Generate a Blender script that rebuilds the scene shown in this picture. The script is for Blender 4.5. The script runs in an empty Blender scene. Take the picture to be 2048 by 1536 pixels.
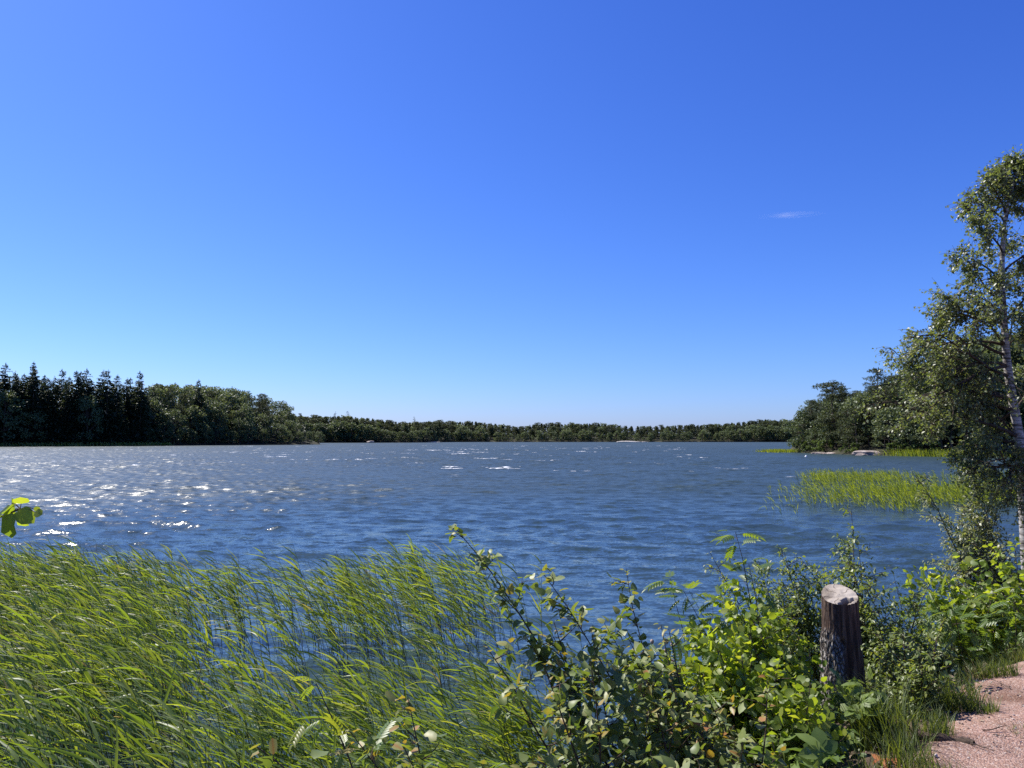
import bpy, math
import numpy as np
from mathutils import Vector

# ------------------------------------------------------------------ camera, sky, sun, exposure
SC = bpy.context.scene
COL = SC.collection
R = math.radians
cam_d = bpy.data.cameras.new("camera")
cam = bpy.data.objects.new("camera", cam_d)
COL.objects.link(cam)
EYE = 2.7                                   # metres above the lake
PITCH = 4.195
F2048 = 1500.0
cam.location = (0, 0, EYE)
cam.rotation_euler = (R(90 + PITCH), 0, 0)
cam_d.sensor_width = 36
cam_d.lens = 36 * F2048 / 2048
cam_d.clip_start = 0.05
cam_d.clip_end = 9000
SC.camera = cam

SUN_EL, SUN_AZ = 52.0, -56.0                # azimuth from +Y, negative = towards -X
sv = Vector((math.sin(R(SUN_AZ)) * math.cos(R(SUN_EL)), math.cos(R(SUN_AZ)) * math.cos(R(SUN_EL)), math.sin(R(SUN_EL))))
sun_d = bpy.data.lights.new("sun", 'SUN')
sun_d.energy = 4.9
sun_d.angle = R(0.53)
sun_d.color = (1.0, 0.95, 0.87)
sun = bpy.data.objects.new("sun", sun_d)
COL.objects.link(sun)
sun.rotation_euler = sv.to_track_quat('Z', 'Y').to_euler()

W = bpy.data.worlds.new("World")
SC.world = W
W.use_nodes = True
wn, wl = W.node_tree.nodes, W.node_tree.links
wn.clear()
sky = wn.new('ShaderNodeTexSky')
sky.sky_type = 'NISHITA'
sky.sun_disc = False
sky.sun_elevation = R(SUN_EL)
sky.sun_rotation = R(SUN_AZ)
sky.altitude = 100
sky.air_density = 1.0
sky.dust_density = 0.5
sky.ozone_density = 6.0
# per-channel response of the camera to the sky (deep saturated blue)
sep = wn.new('ShaderNodeSeparateColor'); cmb = wn.new('ShaderNodeCombineColor')
wl.new(sky.outputs[0], sep.inputs[0])
for ch, (gam, mul) in enumerate(((1.38, 0.31), (1.24, 0.445), (0.92, 1.26))):
    pw = wn.new('ShaderNodeMath'); pw.operation = 'POWER'; pw.inputs[1].default_value = gam
    ml = wn.new('ShaderNodeMath'); ml.operation = 'MULTIPLY'; ml.inputs[1].default_value = mul
    wl.new(sep.outputs[ch], pw.inputs[0]); wl.new(pw.outputs[0], ml.inputs[0]); wl.new(ml.outputs[0], cmb.inputs[ch])
bg = wn.new('ShaderNodeBackground'); bg.inputs[1].default_value = 0.0887
wo = wn.new('ShaderNodeOutputWorld')
wl.new(cmb.outputs[0], bg.inputs[0]); wl.new(bg.outputs[0], wo.inputs[0])

SC.view_settings.view_transform = 'Standard'
SC.view_settings.look = 'None'
SC.view_settings.exposure = 0.85
SC.view_settings.gamma = 1.0
SC.cycles.max_bounces = 7
SC.cycles.diffuse_bounces = 3
SC.cycles.glossy_bounces = 3
SC.cycles.transmission_bounces = 4
SC.cycles.use_denoising = False
SC.cycles.sample_clamp_indirect = 6.0

# ------------------------------------------------------------------ helpers
rng = np.random.default_rng(7)
SUNV = np.array([sv.x, sv.y, sv.z])
sT, cT = math.sin(R(PITCH)), math.cos(R(PITCH))
UP = np.array([0, 0, 1.0])

def at(px, py, t):
    """world point on the sight line through a photo pixel, t metres along the camera axis"""
    u, v = (px - 1024) / F2048, (768 - py) / F2048
    return np.array([u * t, (cT - v * sT) * t, EYE + (sT + v * cT) * t])

def nrm(a):
    return a / np.maximum(np.linalg.norm(a, axis=-1, keepdims=True), 1e-9)

class Geo:
    def __init__(s):
        s.V, s.F, s.T, s.n = [], [], [], 0
    def add(s, V, faces, tint=0.5):
        V = np.asarray(V, float).reshape(-1, 3)
        for f in (faces if isinstance(faces, list) else [faces]):
            s.F.append(np.asarray(f, np.int64) + s.n)
        s.T.append(np.broadcast_to(np.asarray(tint, float), (len(V),)))
        s.V.append(V)
        s.n += len(V)
    def mesh(s, name, mat, smooth=True):
        me = bpy.data.meshes.new(name)
        V = np.concatenate(s.V)
        loops = np.concatenate([f.reshape(-1) for f in s.F])
        tot = np.concatenate([np.full(len(f), f.shape[1]) for f in s.F])
        start = np.concatenate([[0], np.cumsum(tot)[:-1]])
        me.vertices.add(len(V)); me.loops.add(len(loops)); me.polygons.add(len(tot))
        me.vertices.foreach_set('co', V.astype(np.float32).ravel())
        me.loops.foreach_set('vertex_index', loops.astype(np.int32))
        me.polygons.foreach_set('loop_start', start.astype(np.int32))
        me.polygons.foreach_set('use_smooth', np.full(len(tot), smooth))
        a = me.attributes.new('tint', 'FLOAT', 'POINT')
        a.data.foreach_set('value', np.concatenate(s.T).astype(np.float32))
        me.update(calc_edges=True)
        me.materials.append(mat)
        return me
    def obj(s, name, mat, parent=None, smooth=True):
        o = bpy.data.objects.new(name, s.mesh(name, mat, smooth))
        COL.objects.link(o)
        if parent is not None: o.parent = parent
        return o

def tag(o, label=None, cat=None, group=None, kind=None):
    if label: o['label'] = label
    if cat: o['category'] = cat
    if group: o['group'] = group
    if kind: o['kind'] = kind
    return o

def empty(name, loc, label, cat, group=None, rz=0.0):
    o = bpy.data.objects.new(name, None)
    COL.objects.link(o)
    o.location = loc
    o.rotation_euler = (0, 0, rz)
    o.empty_display_size = 0.2
    return tag(o, label, cat, group)

def dup(root, loc, rz=0.0, scale=None, label=None, group=None):
    r = root.copy(); COL.objects.link(r)
    r.location = loc; r.rotation_euler = (0, 0, rz)
    if scale is not None: r.scale = scale if hasattr(scale, '__len__') else (scale,) * 3
    if label: r['label'] = label
    if group: r['group'] = group
    elif 'group' in r and label: del r['group']
    for ch in root.children:
        c = ch.copy(); COL.objects.link(c); c.parent = r
    return r

def frames(axis, up):
    y = nrm(axis)
    x = np.cross(y, up)
    bad = np.linalg.norm(x, axis=-1) < 1e-4
    if np.any(bad): x[bad] = np.cross(y[bad], np.array([1.0, 0.1, 0]))
    x = nrm(x); z = np.cross(x, y)
    return np.stack([x, y, z], axis=-1)

LEAF_RNG = np.random.default_rng(2024)
def inst(g, tmpl, pos, fr, scale, tint):
    """copies of a small template; leaves (templates with a tint pattern) each get their own width, fold and curl"""
    TV, TF = tmpl[:2]
    n, m = len(pos), len(TV)
    if n == 0: return
    tint = np.repeat(np.broadcast_to(tint, (n,)), m)
    if len(tmpl) > 2:
        q = np.stack([LEAF_RNG.uniform(.72, 1.12, n), np.ones(n), LEAF_RNG.uniform(-.4, 2.3, n)], -1)
        V = np.einsum('nij,nmj->nmi', fr, TV[None] * q[:, None, :])
        tint = np.clip(tint + np.tile(tmpl[2], n), 0, 1)
    else:
        V = np.einsum('nij,mj->nmi', fr, TV)
    V = pos[:, None, :] + V * np.asarray(scale).reshape(-1, 1, 1)
    off = (np.arange(n) * m)[:, None, None]
    g.add(V, [(f[None] + off).reshape(-1, f.shape[1]) for f in TF], tint)

def tubes(g, P, rad, sides=5, tint=0.5):
    """P (n,k,3) centre lines, rad (n,k)"""
    P = np.asarray(P, float)
    if P.ndim == 2: P = P[None]
    n, k, _ = P.shape
    rad = np.broadcast_to(np.asarray(rad, float), (n, k))
    T = nrm(np.gradient(P, axis=1))
    ref = np.where(np.abs(T[..., 2:3]) > 0.9, np.array([1.0, 0, 0]), UP)
    u = nrm(np.cross(T, ref)); w = np.cross(T, u)
    a = np.arange(sides) / sides * 2 * math.pi
    ring = P[:, :, None] + rad[..., None, None] * (u[:, :, None] * np.cos(a)[:, None] + w[:, :, None] * np.sin(a)[:, None])
    idx = np.arange(n * k * sides).reshape(n, k, sides)
    nx = np.roll(idx, -1, axis=2)
    f = np.stack([idx[:, :-1], nx[:, :-1], nx[:, 1:], idx[:, 1:]], axis=-1).reshape(-1, 4)
    t = np.repeat(np.broadcast_to(np.asarray(tint, float), (n,)), k * sides)
    g.add(ring.reshape(-1, 3), f, t)

def strips(g, P, width, side, tint, fold=0.0):
    """ribbons: P (n,k,3), width (n,k), side (n,k,3)"""
    n, k, _ = P.shape
    w = width[..., None] * 0.5
    if fold:
        T = nrm(np.gradient(P, axis=1)); N = np.cross(side, T)
        V = np.stack([P - side * w + N * w * fold, P, P + side * w + N * w * fold], axis=2); c = 3
    else:
        V = np.stack([P - side * w, P + side * w], axis=2); c = 2
    idx = np.arange(n * k * c).reshape(n, k, c)
    f = np.stack([idx[:, :-1, :-1], idx[:, :-1, 1:], idx[:, 1:, 1:], idx[:, 1:, :-1]], axis=-1).reshape(-1, 4)
    g.add(V.reshape(-1, 3), f, np.repeat(tint, k * c))

def vnoise(x, y, seed=0):
    """smooth value noise, -1..1"""
    x = np.asarray(x, float); y = np.asarray(y, float)
    xi, yi = np.floor(x).astype(np.int64), np.floor(y).astype(np.int64)
    fx, fy = x - xi, y - yi
    fx, fy = fx * fx * (3 - 2 * fx), fy * fy * (3 - 2 * fy)
    def h(a, b):
        v = np.sin(a * 127.1 + b * 311.7 + seed * 74.7) * 43758.5453
        return (v - np.floor(v)) * 2 - 1
    return (h(xi, yi) * (1 - fx) + h(xi + 1, yi) * fx) * (1 - fy) + (h(xi, yi + 1) * (1 - fx) + h(xi + 1, yi + 1) * fx) * fy

def sstep(a, b, x):
    t = np.clip((np.asarray(x, float) - a) / (b - a), 0, 1)
    return t * t * (3 - 2 * t)

# ------------------------------------------------------------------ materials
def new_mat(name):
    m = bpy.data.materials.new(name)
    m.use_nodes = True
    nt = m.node_tree
    nt.nodes.clear()
    return m, nt.nodes, nt.links

def ramp(nodes, stops, interp='LINEAR'):
    r = nodes.new('ShaderNodeValToRGB')
    r.color_ramp.interpolation = interp
    e = r.color_ramp.elements
    while len(e) > 1: e.remove(e[-1])
    e[0].position = stops[0][0]; e[0].color = (*stops[0][1], 1)
    for p, c in stops[1:]:
        k = e.new(p); k.color = (*c, 1)
    return r

def leaf_mat(name, refl, trans, tmix=0.4, rough=0.42, spec=0.5, vary=0.16):
    """refl / trans: colour stops over the per-leaf tint"""
    m, N, L = new_mat(name)
    at_ = N.new('ShaderNodeAttribute'); at_.attribute_name = 'tint'
    oi = N.new('ShaderNodeObjectInfo')
    ma = N.new('ShaderNodeMath'); ma.operation = 'MULTIPLY_ADD'
    ma.inputs[1].default_value = vary; L.new(oi.outputs['Random'], ma.inputs[0])
    L.new(at_.outputs['Fac'], ma.inputs[2])
    sb = N.new('ShaderNodeMath'); sb.operation = 'SUBTRACT'; sb.inputs[1].default_value = vary / 2
    L.new(ma.outputs[0], sb.inputs[0])
    r1, r2 = ramp(N, refl), ramp(N, trans)
    L.new(sb.outputs[0], r1.inputs[0]); L.new(sb.outputs[0], r2.inputs[0])
    p = N.new('ShaderNodeBsdfPrincipled')
    p.inputs['Roughness'].default_value = rough
    p.inputs['Specular IOR Level'].default_value = spec
    L.new(r1.outputs[0], p.inputs['Base Color'])
    t = N.new('ShaderNodeBsdfTranslucent')
    L.new(r2.outputs[0], t.inputs[0])
    mx = N.new('ShaderNodeMixShader'); mx.inputs[0].default_value = tmix
    L.new(p.outputs[0], mx.inputs[1]); L.new(t.outputs[0], mx.inputs[2])
    o = N.new('ShaderNodeOutputMaterial'); L.new(mx.outputs[0], o.inputs[0])
    return m

def noise_mat(name, stops, scale=8.0, detail=6.0, rough=0.9, bump=0.3, bscale=None, stretch=(1, 1, 1), spec=0.3, bdist=0.02):
    m, N, L = new_mat(name)
    tc = N.new('ShaderNodeTexCoord')
    mp = N.new('ShaderNodeMapping'); mp.inputs['Scale'].default_value = stretch
    L.new(tc.outputs['Object'], mp.inputs[0])
    n1 = N.new('ShaderNodeTexNoise'); n1.inputs['Scale'].default_value = scale; n1.inputs['Detail'].default_value = detail
    L.new(mp.outputs[0], n1.inputs['Vector'])
    r = ramp(N, stops); L.new(n1.outputs['Fac'], r.inputs[0])
    p = N.new('ShaderNodeBsdfPrincipled'); p.inputs['Roughness'].default_value = rough
    p.inputs['Specular IOR Level'].default_value = spec
    L.new(r.outputs[0], p.inputs['Base Color'])
    n2 = N.new('ShaderNodeTexNoise'); n2.inputs['Scale'].default_value = bscale or scale * 3; n2.inputs['Detail'].default_value = 5
    L.new(mp.outputs[0], n2.inputs['Vector'])
    b = N.new('ShaderNodeBump'); b.inputs['Strength'].default_value = bump; b.inputs['Distance'].default_value = bdist
    L.new(n2.outputs['Fac'], b.inputs['Height']); L.new(b.outputs[0], p.inputs['Normal'])
    o = N.new('ShaderNodeOutputMaterial'); L.new(p.outputs[0], o.inputs[0])
    return m

M = {}
M['spruce'] = leaf_mat('spruce_needles', [(0, (.024, .038, .020)), (.6, (.040, .058, .028)), (1, (.065, .082, .036))],
                       [(0, (.03, .045, .015)), (1, (.09, .11, .03))], .2, .6, .35)
M['pine'] = leaf_mat('pine_needles', [(0, (.026, .042, .020)), (.6, (.046, .068, .028)), (1, (.080, .098, .038))],
                     [(0, (.05, .06, .015)), (1, (.15, .16, .04))], .24, .58, .28)
M['broad'] = leaf_mat('broadleaf_foliage', [(0, (.050, .078, .030)), (.5, (.088, .125, .048)), (1, (.145, .175, .075))],
                      [(0, (.08, .11, .03)), (1, (.24, .28, .08))], .34, .55, .5, .5)
M['bushgreen'] = leaf_mat('shore_bush_foliage', [(0, (.06, .09, .025)), (.5, (.085, .125, .03)), (1, (.13, .165, .045))],
                          [(0, (.10, .15, .02)), (1, (.22, .28, .04))], .35, .5, .35)
M['birchleaf'] = leaf_mat('birch_leaves', [(0, (.085, .105, .045)), (.6, (.145, .165, .075)), (1, (.22, .23, .12))],
                          [(0, (.17, .22, .04)), (.7, (.30, .36, .06)), (1, (.44, .44, .08))], .36, .44, .65)
M['aspenleaf'] = leaf_mat('sapling_leaves', [(0, (.095, .130, .036)), (.62, (.155, .195, .060)), (.88, (.23, .245, .085)), (.97, (.25, .19, .045)), (1, (.28, .13, .035))],
                          [(0, (.12, .20, .02)), (.7, (.30, .38, .03)), (1, (.52, .36, .03))], .34, .46, .4)
M['alderleaf'] = leaf_mat('alder_leaves', [(0, (.070, .115, .020)), (.6, (.115, .170, .026)), (1, (.18, .21, .035))],
                          [(0, (.25, .36, .015)), (.6, (.43, .54, .022)), (1, (.55, .58, .035))], .50, .46, .55)
M['rowanleaf'] = leaf_mat('rowan_leaves', [(0, (.050, .095, .022)), (.6, (.085, .140, .030)), (.9, (.15, .19, .04)), (1, (.22, .17, .04))],
                          [(0, (.16, .27, .02)), (.7, (.33, .42, .02)), (1, (.5, .46, .03))], .42, .42, .5)
M['willowleaf'] = leaf_mat('small_shrub_leaves', [(0, (.080, .115, .030)), (.6, (.140, .180, .050)), (1, (.22, .24, .08))],
                           [(0, (.17, .25, .02)), (.7, (.33, .40, .03)), (1, (.48, .46, .04))], .38, .44, .55)
M['raspleaf'] = leaf_mat('raspberry_leaves', [(0, (.075, .125, .028)), (1, (.16, .215, .05))],
                         [(0, (.16, .27, .03)), (1, (.34, .42, .06))], .34, .5, .4)
M['reed'] = leaf_mat('reed_blades', [(0, (.070, .105, .025)), (.55, (.115, .170, .040)), (.9, (.20, .225, .06)), (1, (.34, .28, .14))],
                     [(0, (.18, .29, .015)), (.6, (.34, .45, .022)), (.92, (.52, .54, .04)), (1, (.45, .34, .10))], .44, .46, .55)
M['reedfar'] = leaf_mat('bay_reed_blades', [(0, (.085, .130, .024)), (.6, (.14, .190, .035)), (1, (.22, .24, .06))],
                        [(0, (.25, .34, .012)), (1, (.52, .56, .03))], .44, .5, .6)
M['reedstem'] = leaf_mat('reed_stems', [(0, (.040, .060, .020)), (.7, (.07, .085, .03)), (1, (.16, .10, .05))],
                         [(0, (.05, .07, .02)), (1, (.10, .12, .03))], .1, .5, .4)
M['deadreed'] = leaf_mat('dead_reed_straw', [(0, (.10, .065, .04)), (.5, (.26, .20, .13)), (1, (.42, .35, .25))], [(0, (.1, .08, .05)), (1, (.2, .15, .1))], .05, .7, .3)
M['grass'] = leaf_mat('grass_blades', [(0, (.045, .072, .018)), (.55, (.078, .112, .028)), (.78, (.13, .15, .05)), (.9, (.26, .22, .11)), (1, (.34, .27, .15))],
                      [(0, (.12, .17, .015)), (.7, (.28, .33, .03)), (1, (.40, .32, .12))], .36, .5, .4)
M['under'] = leaf_mat('undergrowth_leaves', [(0, (.045, .080, .020)), (.7, (.085, .135, .032)), (.95, (.14, .17, .045)), (1, (.20, .11, .05))],
                      [(0, (.10, .18, .01)), (.8, (.24, .33, .02)), (1, (.3, .2, .05))], .36, .45, .45)
M['bark'] = noise_mat('twig_bark', [(.3, (.030, .020, .014)), (.7, (.085, .060, .042))], 30, 4, .85, .3)
M['treebark'] = noise_mat('conifer_bark', [(.3, (.045, .033, .026)), (.7, (.14, .10, .08))], 6, 4, .9, .3)
M['soil'] = noise_mat('bank_soil', [(.3, (.030, .022, .014)), (.5, (.065, .046, .030)), (.7, (.13, .095, .065))], 5, 8, .95, .6, 40)
M['forestfloor'] = noise_mat('forest_floor', [(.3, (.015, .018, .010)), (.7, (.045, .042, .022))], .4, 6, .95, .3)
M['rock'] = noise_mat('shore_granite', [(.3, (.15, .115, .10)), (.5, (.27, .225, .20)), (.7, (.36, .32, .285))], 1.3, 9, .85, .8, 3, bdist=.12)
M['palerock'] = noise_mat('pale_granite', [(.3, (.34, .31, .28)), (.7, (.52, .50, .46))], .6, 8, .85, .7, 2, bdist=.15)
M['fencewood'] = noise_mat('weathered_wood', [(.3, (.22, .20, .17)), (.7, (.42, .39, .34))], 3, 6, .85, .3)
M['white'] = noise_mat('white_plastic', [(.3, (.74, .74, .72)), (.7, (.82, .82, .80))], 5, 3, .35, .05, spec=.5)
M['deadleaf'] = leaf_mat('dead_leaves', [(0, (.20, .06, .025)), (1, (.34, .14, .06))], [(0, (.3, .08, .02)), (1, (.4, .15, .03))], .2, .7, .2)
M['seedhead'] = noise_mat('faded_seed_heads', [(.3, (.24, .17, .14)), (.7, (.42, .33, .28))], 60, 3, .9, .2)

# birch bark: white with dark horizontal flecks
m, N, L = new_mat('birch_bark')
tc = N.new('ShaderNodeTexCoord'); mp = N.new('ShaderNodeMapping'); mp.inputs['Scale'].default_value = (5, 5, 30)
L.new(tc.outputs['Object'], mp.inputs[0])
n1 = N.new('ShaderNodeTexNoise'); n1.inputs['Scale'].default_value = 1.0; n1.inputs['Detail'].default_value = 5
L.new(mp.outputs[0], n1.inputs['Vector'])
r1 = ramp(N, [(.36, (.030, .024, .020)), (.47, (.20, .18, .16)), (.60, (.40, .38, .36))]); L.new(n1.outputs['Fac'], r1.inputs[0])
p = N.new('ShaderNodeBsdfPrincipled'); p.inputs['Roughness'].default_value = .7
L.new(r1.outputs[0], p.inputs['Base Color'])
b = N.new('ShaderNodeBump'); b.inputs['Strength'].default_value = .4; b.inputs['Distance'].default_value = .01
L.new(n1.outputs['Fac'], b.inputs['Height']); L.new(b.outputs[0], p.inputs['Normal'])
o = N.new('ShaderNodeOutputMaterial'); L.new(p.outputs[0], o.inputs[0]); M['birchbark'] = m

# stump bark: grey plates, rust-red where the bark has come off (attribute tint = bark / bare)
m, N, L = new_mat('stump_bark')
tc = N.new('ShaderNodeTexCoord'); mp = N.new('ShaderNodeMapping'); mp.inputs['Scale'].default_value = (52, 52, 22)
L.new(tc.outputs['Object'], mp.inputs[0])
n1 = N.new('ShaderNodeTexNoise'); n1.inputs['Scale'].default_value = 1.6; n1.inputs['Detail'].default_value = 6
L.new(mp.outputs[0], n1.inputs['Vector'])
vo = N.new('ShaderNodeTexVoronoi'); vo.feature = 'DISTANCE_TO_EDGE'; vo.inputs['Scale'].default_value = 1.5
mixv = N.new('ShaderNodeMix'); mixv.data_type = 'VECTOR'; mixv.inputs[0].default_value = .35
L.new(mp.outputs[0], mixv.inputs[4]); L.new(n1.outputs['Color'], mixv.inputs[5]); L.new(mixv.outputs[1], vo.inputs['Vector'])
rb = ramp(N, [(0, (.035, .028, .024)), (.08, (.09, .076, .068)), (.22, (.25, .23, .21)), (.5, (.42, .40, .38))]); L.new(vo.outputs['Distance'], rb.inputs[0])
mp2 = N.new('ShaderNodeMapping'); mp2.inputs['Scale'].default_value = (45, 45, 4); L.new(tc.outputs['Object'], mp2.inputs[0])
n2 = N.new('ShaderNodeTexNoise'); n2.inputs['Scale'].default_value = 1.0; n2.inputs['Detail'].default_value = 5; L.new(mp2.outputs[0], n2.inputs['Vector'])
rw = ramp(N, [(.3, (.022, .014, .010)), (.5, (.070, .040, .027)), (.72, (.17, .115, .080))]); L.new(n2.outputs['Fac'], rw.inputs[0])
ta = N.new('ShaderNodeAttribute'); ta.attribute_name = 'tint'
mx = N.new('ShaderNodeMix'); mx.data_type = 'RGBA'; L.new(ta.outputs['Fac'], mx.inputs[0]); L.new(rb.outputs[0], mx.inputs[6]); L.new(rw.outputs[0], mx.inputs[7])
p = N.new('ShaderNodeBsdfPrincipled'); p.inputs['Roughness'].default_value = .9; p.inputs['Specular IOR Level'].default_value = .25
L.new(mx.outputs[2], p.inputs['Base Color'])
mh = N.new('ShaderNodeMix'); mh.data_type = 'FLOAT'; L.new(ta.outputs['Fac'], mh.inputs[0]); L.new(vo.outputs['Distance'], mh.inputs[2]); L.new(n2.outputs['Fac'], mh.inputs[3])
b = N.new('ShaderNodeBump'); b.inputs['Strength'].default_value = 1.0; b.inputs['Distance'].default_value = .03
L.new(mh.outputs[0], b.inputs['Height']); L.new(b.outputs[0], p.inputs['Normal'])
o = N.new('ShaderNodeOutputMaterial'); L.new(p.outputs[0], o.inputs[0]); M['stumpbark'] = m

# stump top: weathered end grain with rings and cracks
m, N, L = new_mat('stump_end_grain')
tc = N.new('ShaderNodeTexCoord')
n0 = N.new('ShaderNodeTexNoise'); n0.inputs['Scale'].default_value = 9; n0.inputs['Detail'].default_value = 4; L.new(tc.outputs['Object'], n0.inputs['Vector'])
wv = N.new('ShaderNodeTexWave'); wv.wave_type = 'RINGS'; wv.rings_direction = 'Z'; wv.inputs['Scale'].default_value = 30; wv.inputs['Distortion'].default_value = 2.2
wv.inputs['Detail'].default_value = 3; L.new(tc.outputs['Object'], wv.inputs['Vector'])
r1 = ramp(N, [(0, (.17, .135, .105)), (1, (.33, .285, .235))]); L.new(wv.outputs['Fac'], r1.inputs[0])
r2 = ramp(N, [(.36, (.16, .125, .09)), (.52, (.42, .36, .285)), (.7, (.52, .46, .385))]); L.new(n0.outputs['Fac'], r2.inputs[0])
mx = N.new('ShaderNodeMix'); mx.data_type = 'RGBA'; mx.inputs[0].default_value = .55; L.new(r1.outputs[0], mx.inputs[6]); L.new(r2.outputs[0], mx.inputs[7])
ta = N.new('ShaderNodeAttribute'); ta.attribute_name = 'tint'
mx2 = N.new('ShaderNodeMix'); mx2.data_type = 'RGBA'; L.new(ta.outputs['Fac'], mx2.inputs[0]); L.new(mx.outputs[2], mx2.inputs[6]); mx2.inputs[7].default_value = (.05, .032, .022, 1)
p = N.new('ShaderNodeBsdfPrincipled'); p.inputs['Roughness'].default_value = .9; L.new(mx2.outputs[2], p.inputs['Base Color'])
b = N.new('ShaderNodeBump'); b.inputs['Strength'].default_value = .6; b.inputs['Distance'].default_value = .006; L.new(n0.outputs['Fac'], b.inputs['Height']); L.new(b.outputs[0], p.inputs['Normal'])
o = N.new('ShaderNodeOutputMaterial'); L.new(p.outputs[0], o.inputs[0]); M['stumptop'] = m

# gravel path
m, N, L = new_mat('pink_gravel')
tc = N.new('ShaderNodeTexCoord')
vo = N.new('ShaderNodeTexVoronoi'); vo.inputs['Scale'].default_value = 95; L.new(tc.outputs['Object'], vo.inputs['Vector'])
r1 = ramp(N, [(0, (.12, .066, .050)), (.3, (.235, .145, .112)), (.65, (.30, .195, .158)), (.9, (.38, .30, .26)), (1, (.46, .41, .385))]); L.new(vo.outputs['Color'], r1.inputs[0])
n1 = N.new('ShaderNodeTexNoise'); n1.inputs['Scale'].default_value = 2.2; n1.inputs['Detail'].default_value = 7; L.new(tc.outputs['Object'], n1.inputs['Vector'])
r2 = ramp(N, [(.30, (.50, .42, .36)), (.50, (.95, .94, .92)), (.72, (1.10, 1.02, 1.0))]); L.new(n1.outputs['Fac'], r2.inputs[0])
mx = N.new('ShaderNodeMix'); mx.data_type = 'RGBA'; mx.blend_type = 'MULTIPLY'; mx.inputs[0].default_value = 1; L.new(r1.outputs[0], mx.inputs[6]); L.new(r2.outputs[0], mx.inputs[7])
p = N.new('ShaderNodeBsdfPrincipled'); p.inputs['Roughness'].default_value = .92; p.inputs['Specular IOR Level'].default_value = .25; L.new(mx.outputs[2], p.inputs['Base Color'])
b = N.new('ShaderNodeBump'); b.inputs['Strength'].default_value = .9; b.inputs['Distance'].default_value = .008; b.invert = True
L.new(vo.outputs['Distance'], b.inputs['Height']); L.new(b.outputs[0], p.inputs['Normal'])
o = N.new('ShaderNodeOutputMaterial'); L.new(p.outputs[0], o.inputs[0]); M['gravel'] = m
M['pebble'] = leaf_mat('loose_gravel', [(0, (.12, .08, .065)), (.5, (.26, .185, .155)), (1, (.44, .40, .37))], [(0, (.1, .1, .1)), (1, (.1, .1, .1))], 0.0, .85, .3)

# lake water
W_A, W_B, W_C = .90, .72, .36
m, N, L = new_mat('lake_water')
tc = N.new('ShaderNodeTexCoord')
def wnoise(scale, det, st):
    mp = N.new('ShaderNodeMapping'); mp.inputs['Scale'].default_value = st; mp.inputs['Rotation'].default_value = (0, 0, R(12))
    L.new(tc.outputs['Object'], mp.inputs[0])
    n = N.new('ShaderNodeTexNoise'); n.inputs['Scale'].default_value = scale; n.inputs['Detail'].default_value = det; n.inputs['Roughness'].default_value = .55
    L.new(mp.outputs[0], n.inputs['Vector']); return n
def slope(node, k):
    c = N.new('ShaderNodeVectorMath'); c.operation = 'SUBTRACT'; c.inputs[1].default_value = (.5, .5, .5); L.new(node.outputs['Color'], c.inputs[0])
    m_ = N.new('ShaderNodeVectorMath'); m_.operation = 'MULTIPLY'; m_.inputs[1].default_value = (k, k * 1.25, 0); L.new(c.outputs[0], m_.inputs[0])
    return m_
def vadd(p_, q_):
    m_ = N.new('ShaderNodeVectorMath'); m_.operation = 'ADD'; L.new(p_.outputs[0], m_.inputs[0]); L.new(q_.outputs[0], m_.inputs[1]); return m_
na = wnoise(5.0, 2, (.45, 1, 1)); nb = wnoise(24, 3, (.6, 1, 1)); nc = wnoise(1.6, 2, (.4, 1, 1))
sl_ = vadd(vadd(slope(na, W_A), slope(nb, W_B)), slope(nc, W_C))
# gusts roughen the surface in long bands
ng = wnoise(.09, 3, (.35, 1, 1))
gr = N.new('ShaderNodeMapRange'); gr.inputs[1].default_value = .35; gr.inputs[2].default_value = .65; gr.inputs[3].default_value = .72; gr.inputs[4].default_value = 1.25
L.new(ng.outputs['Fac'], gr.inputs[0])
ca = N.new('ShaderNodeAttribute'); ca.attribute_name = 'chop'
gm = N.new('ShaderNodeMath'); gm.operation = 'MULTIPLY'; L.new(gr.outputs[0], gm.inputs[0]); L.new(ca.outputs['Fac'], gm.inputs[1])
sg = N.new('ShaderNodeVectorMath'); sg.operation = 'SCALE'; L.new(sl_.outputs[0], sg.inputs[0]); L.new(gm.outputs[0], sg.inputs['Scale'])
ge = N.new('ShaderNodeNewGeometry')
nn = N.new('ShaderNodeVectorMath'); nn.operation = 'ADD'; L.new(ge.outputs['Normal'], nn.inputs[0]); L.new(sg.outputs[0], nn.inputs[1])
no = N.new('ShaderNodeVectorMath'); no.operation = 'NORMALIZE'; L.new(nn.outputs[0], no.inputs[0])
p = N.new('ShaderNodeBsdfPrincipled')
p.inputs['Base Color'].default_value = (.024, .043, .048, 1)
ra = N.new('ShaderNodeAttribute'); ra.attribute_name = 'ripple'; L.new(ra.outputs['Fac'], p.inputs['Roughness'])
p.inputs['IOR'].default_value = 1.333
L.new(no.outputs[0], p.inputs['Normal'])
fo = N.new('ShaderNodeBsdfDiffuse'); fo.inputs[0].default_value = (.78, .80, .82, 1)
fa = N.new('ShaderNodeAttribute'); fa.attribute_name = 'tint'
nf = wnoise(6, 5, (.6, 1, 1))
mu = N.new('ShaderNodeMath'); mu.operation = 'MULTIPLY'; L.new(fa.outputs['Fac'], mu.inputs[0]); L.new(nf.outputs['Fac'], mu.inputs[1])
rf = ramp(N, [(.30, (0, 0, 0)), (.50, (1, 1, 1))]); L.new(mu.outputs[0], rf.inputs[0])
mx = N.new('ShaderNodeMixShader'); L.new(rf.outputs[0], mx.inputs[0]); L.new(p.outputs[0], mx.inputs[1]); L.new(fo.outputs[0], mx.inputs[2])
o = N.new('ShaderNodeOutputMaterial'); L.new(mx.outputs[0], o.inputs[0]); M['water'] = m

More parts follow.
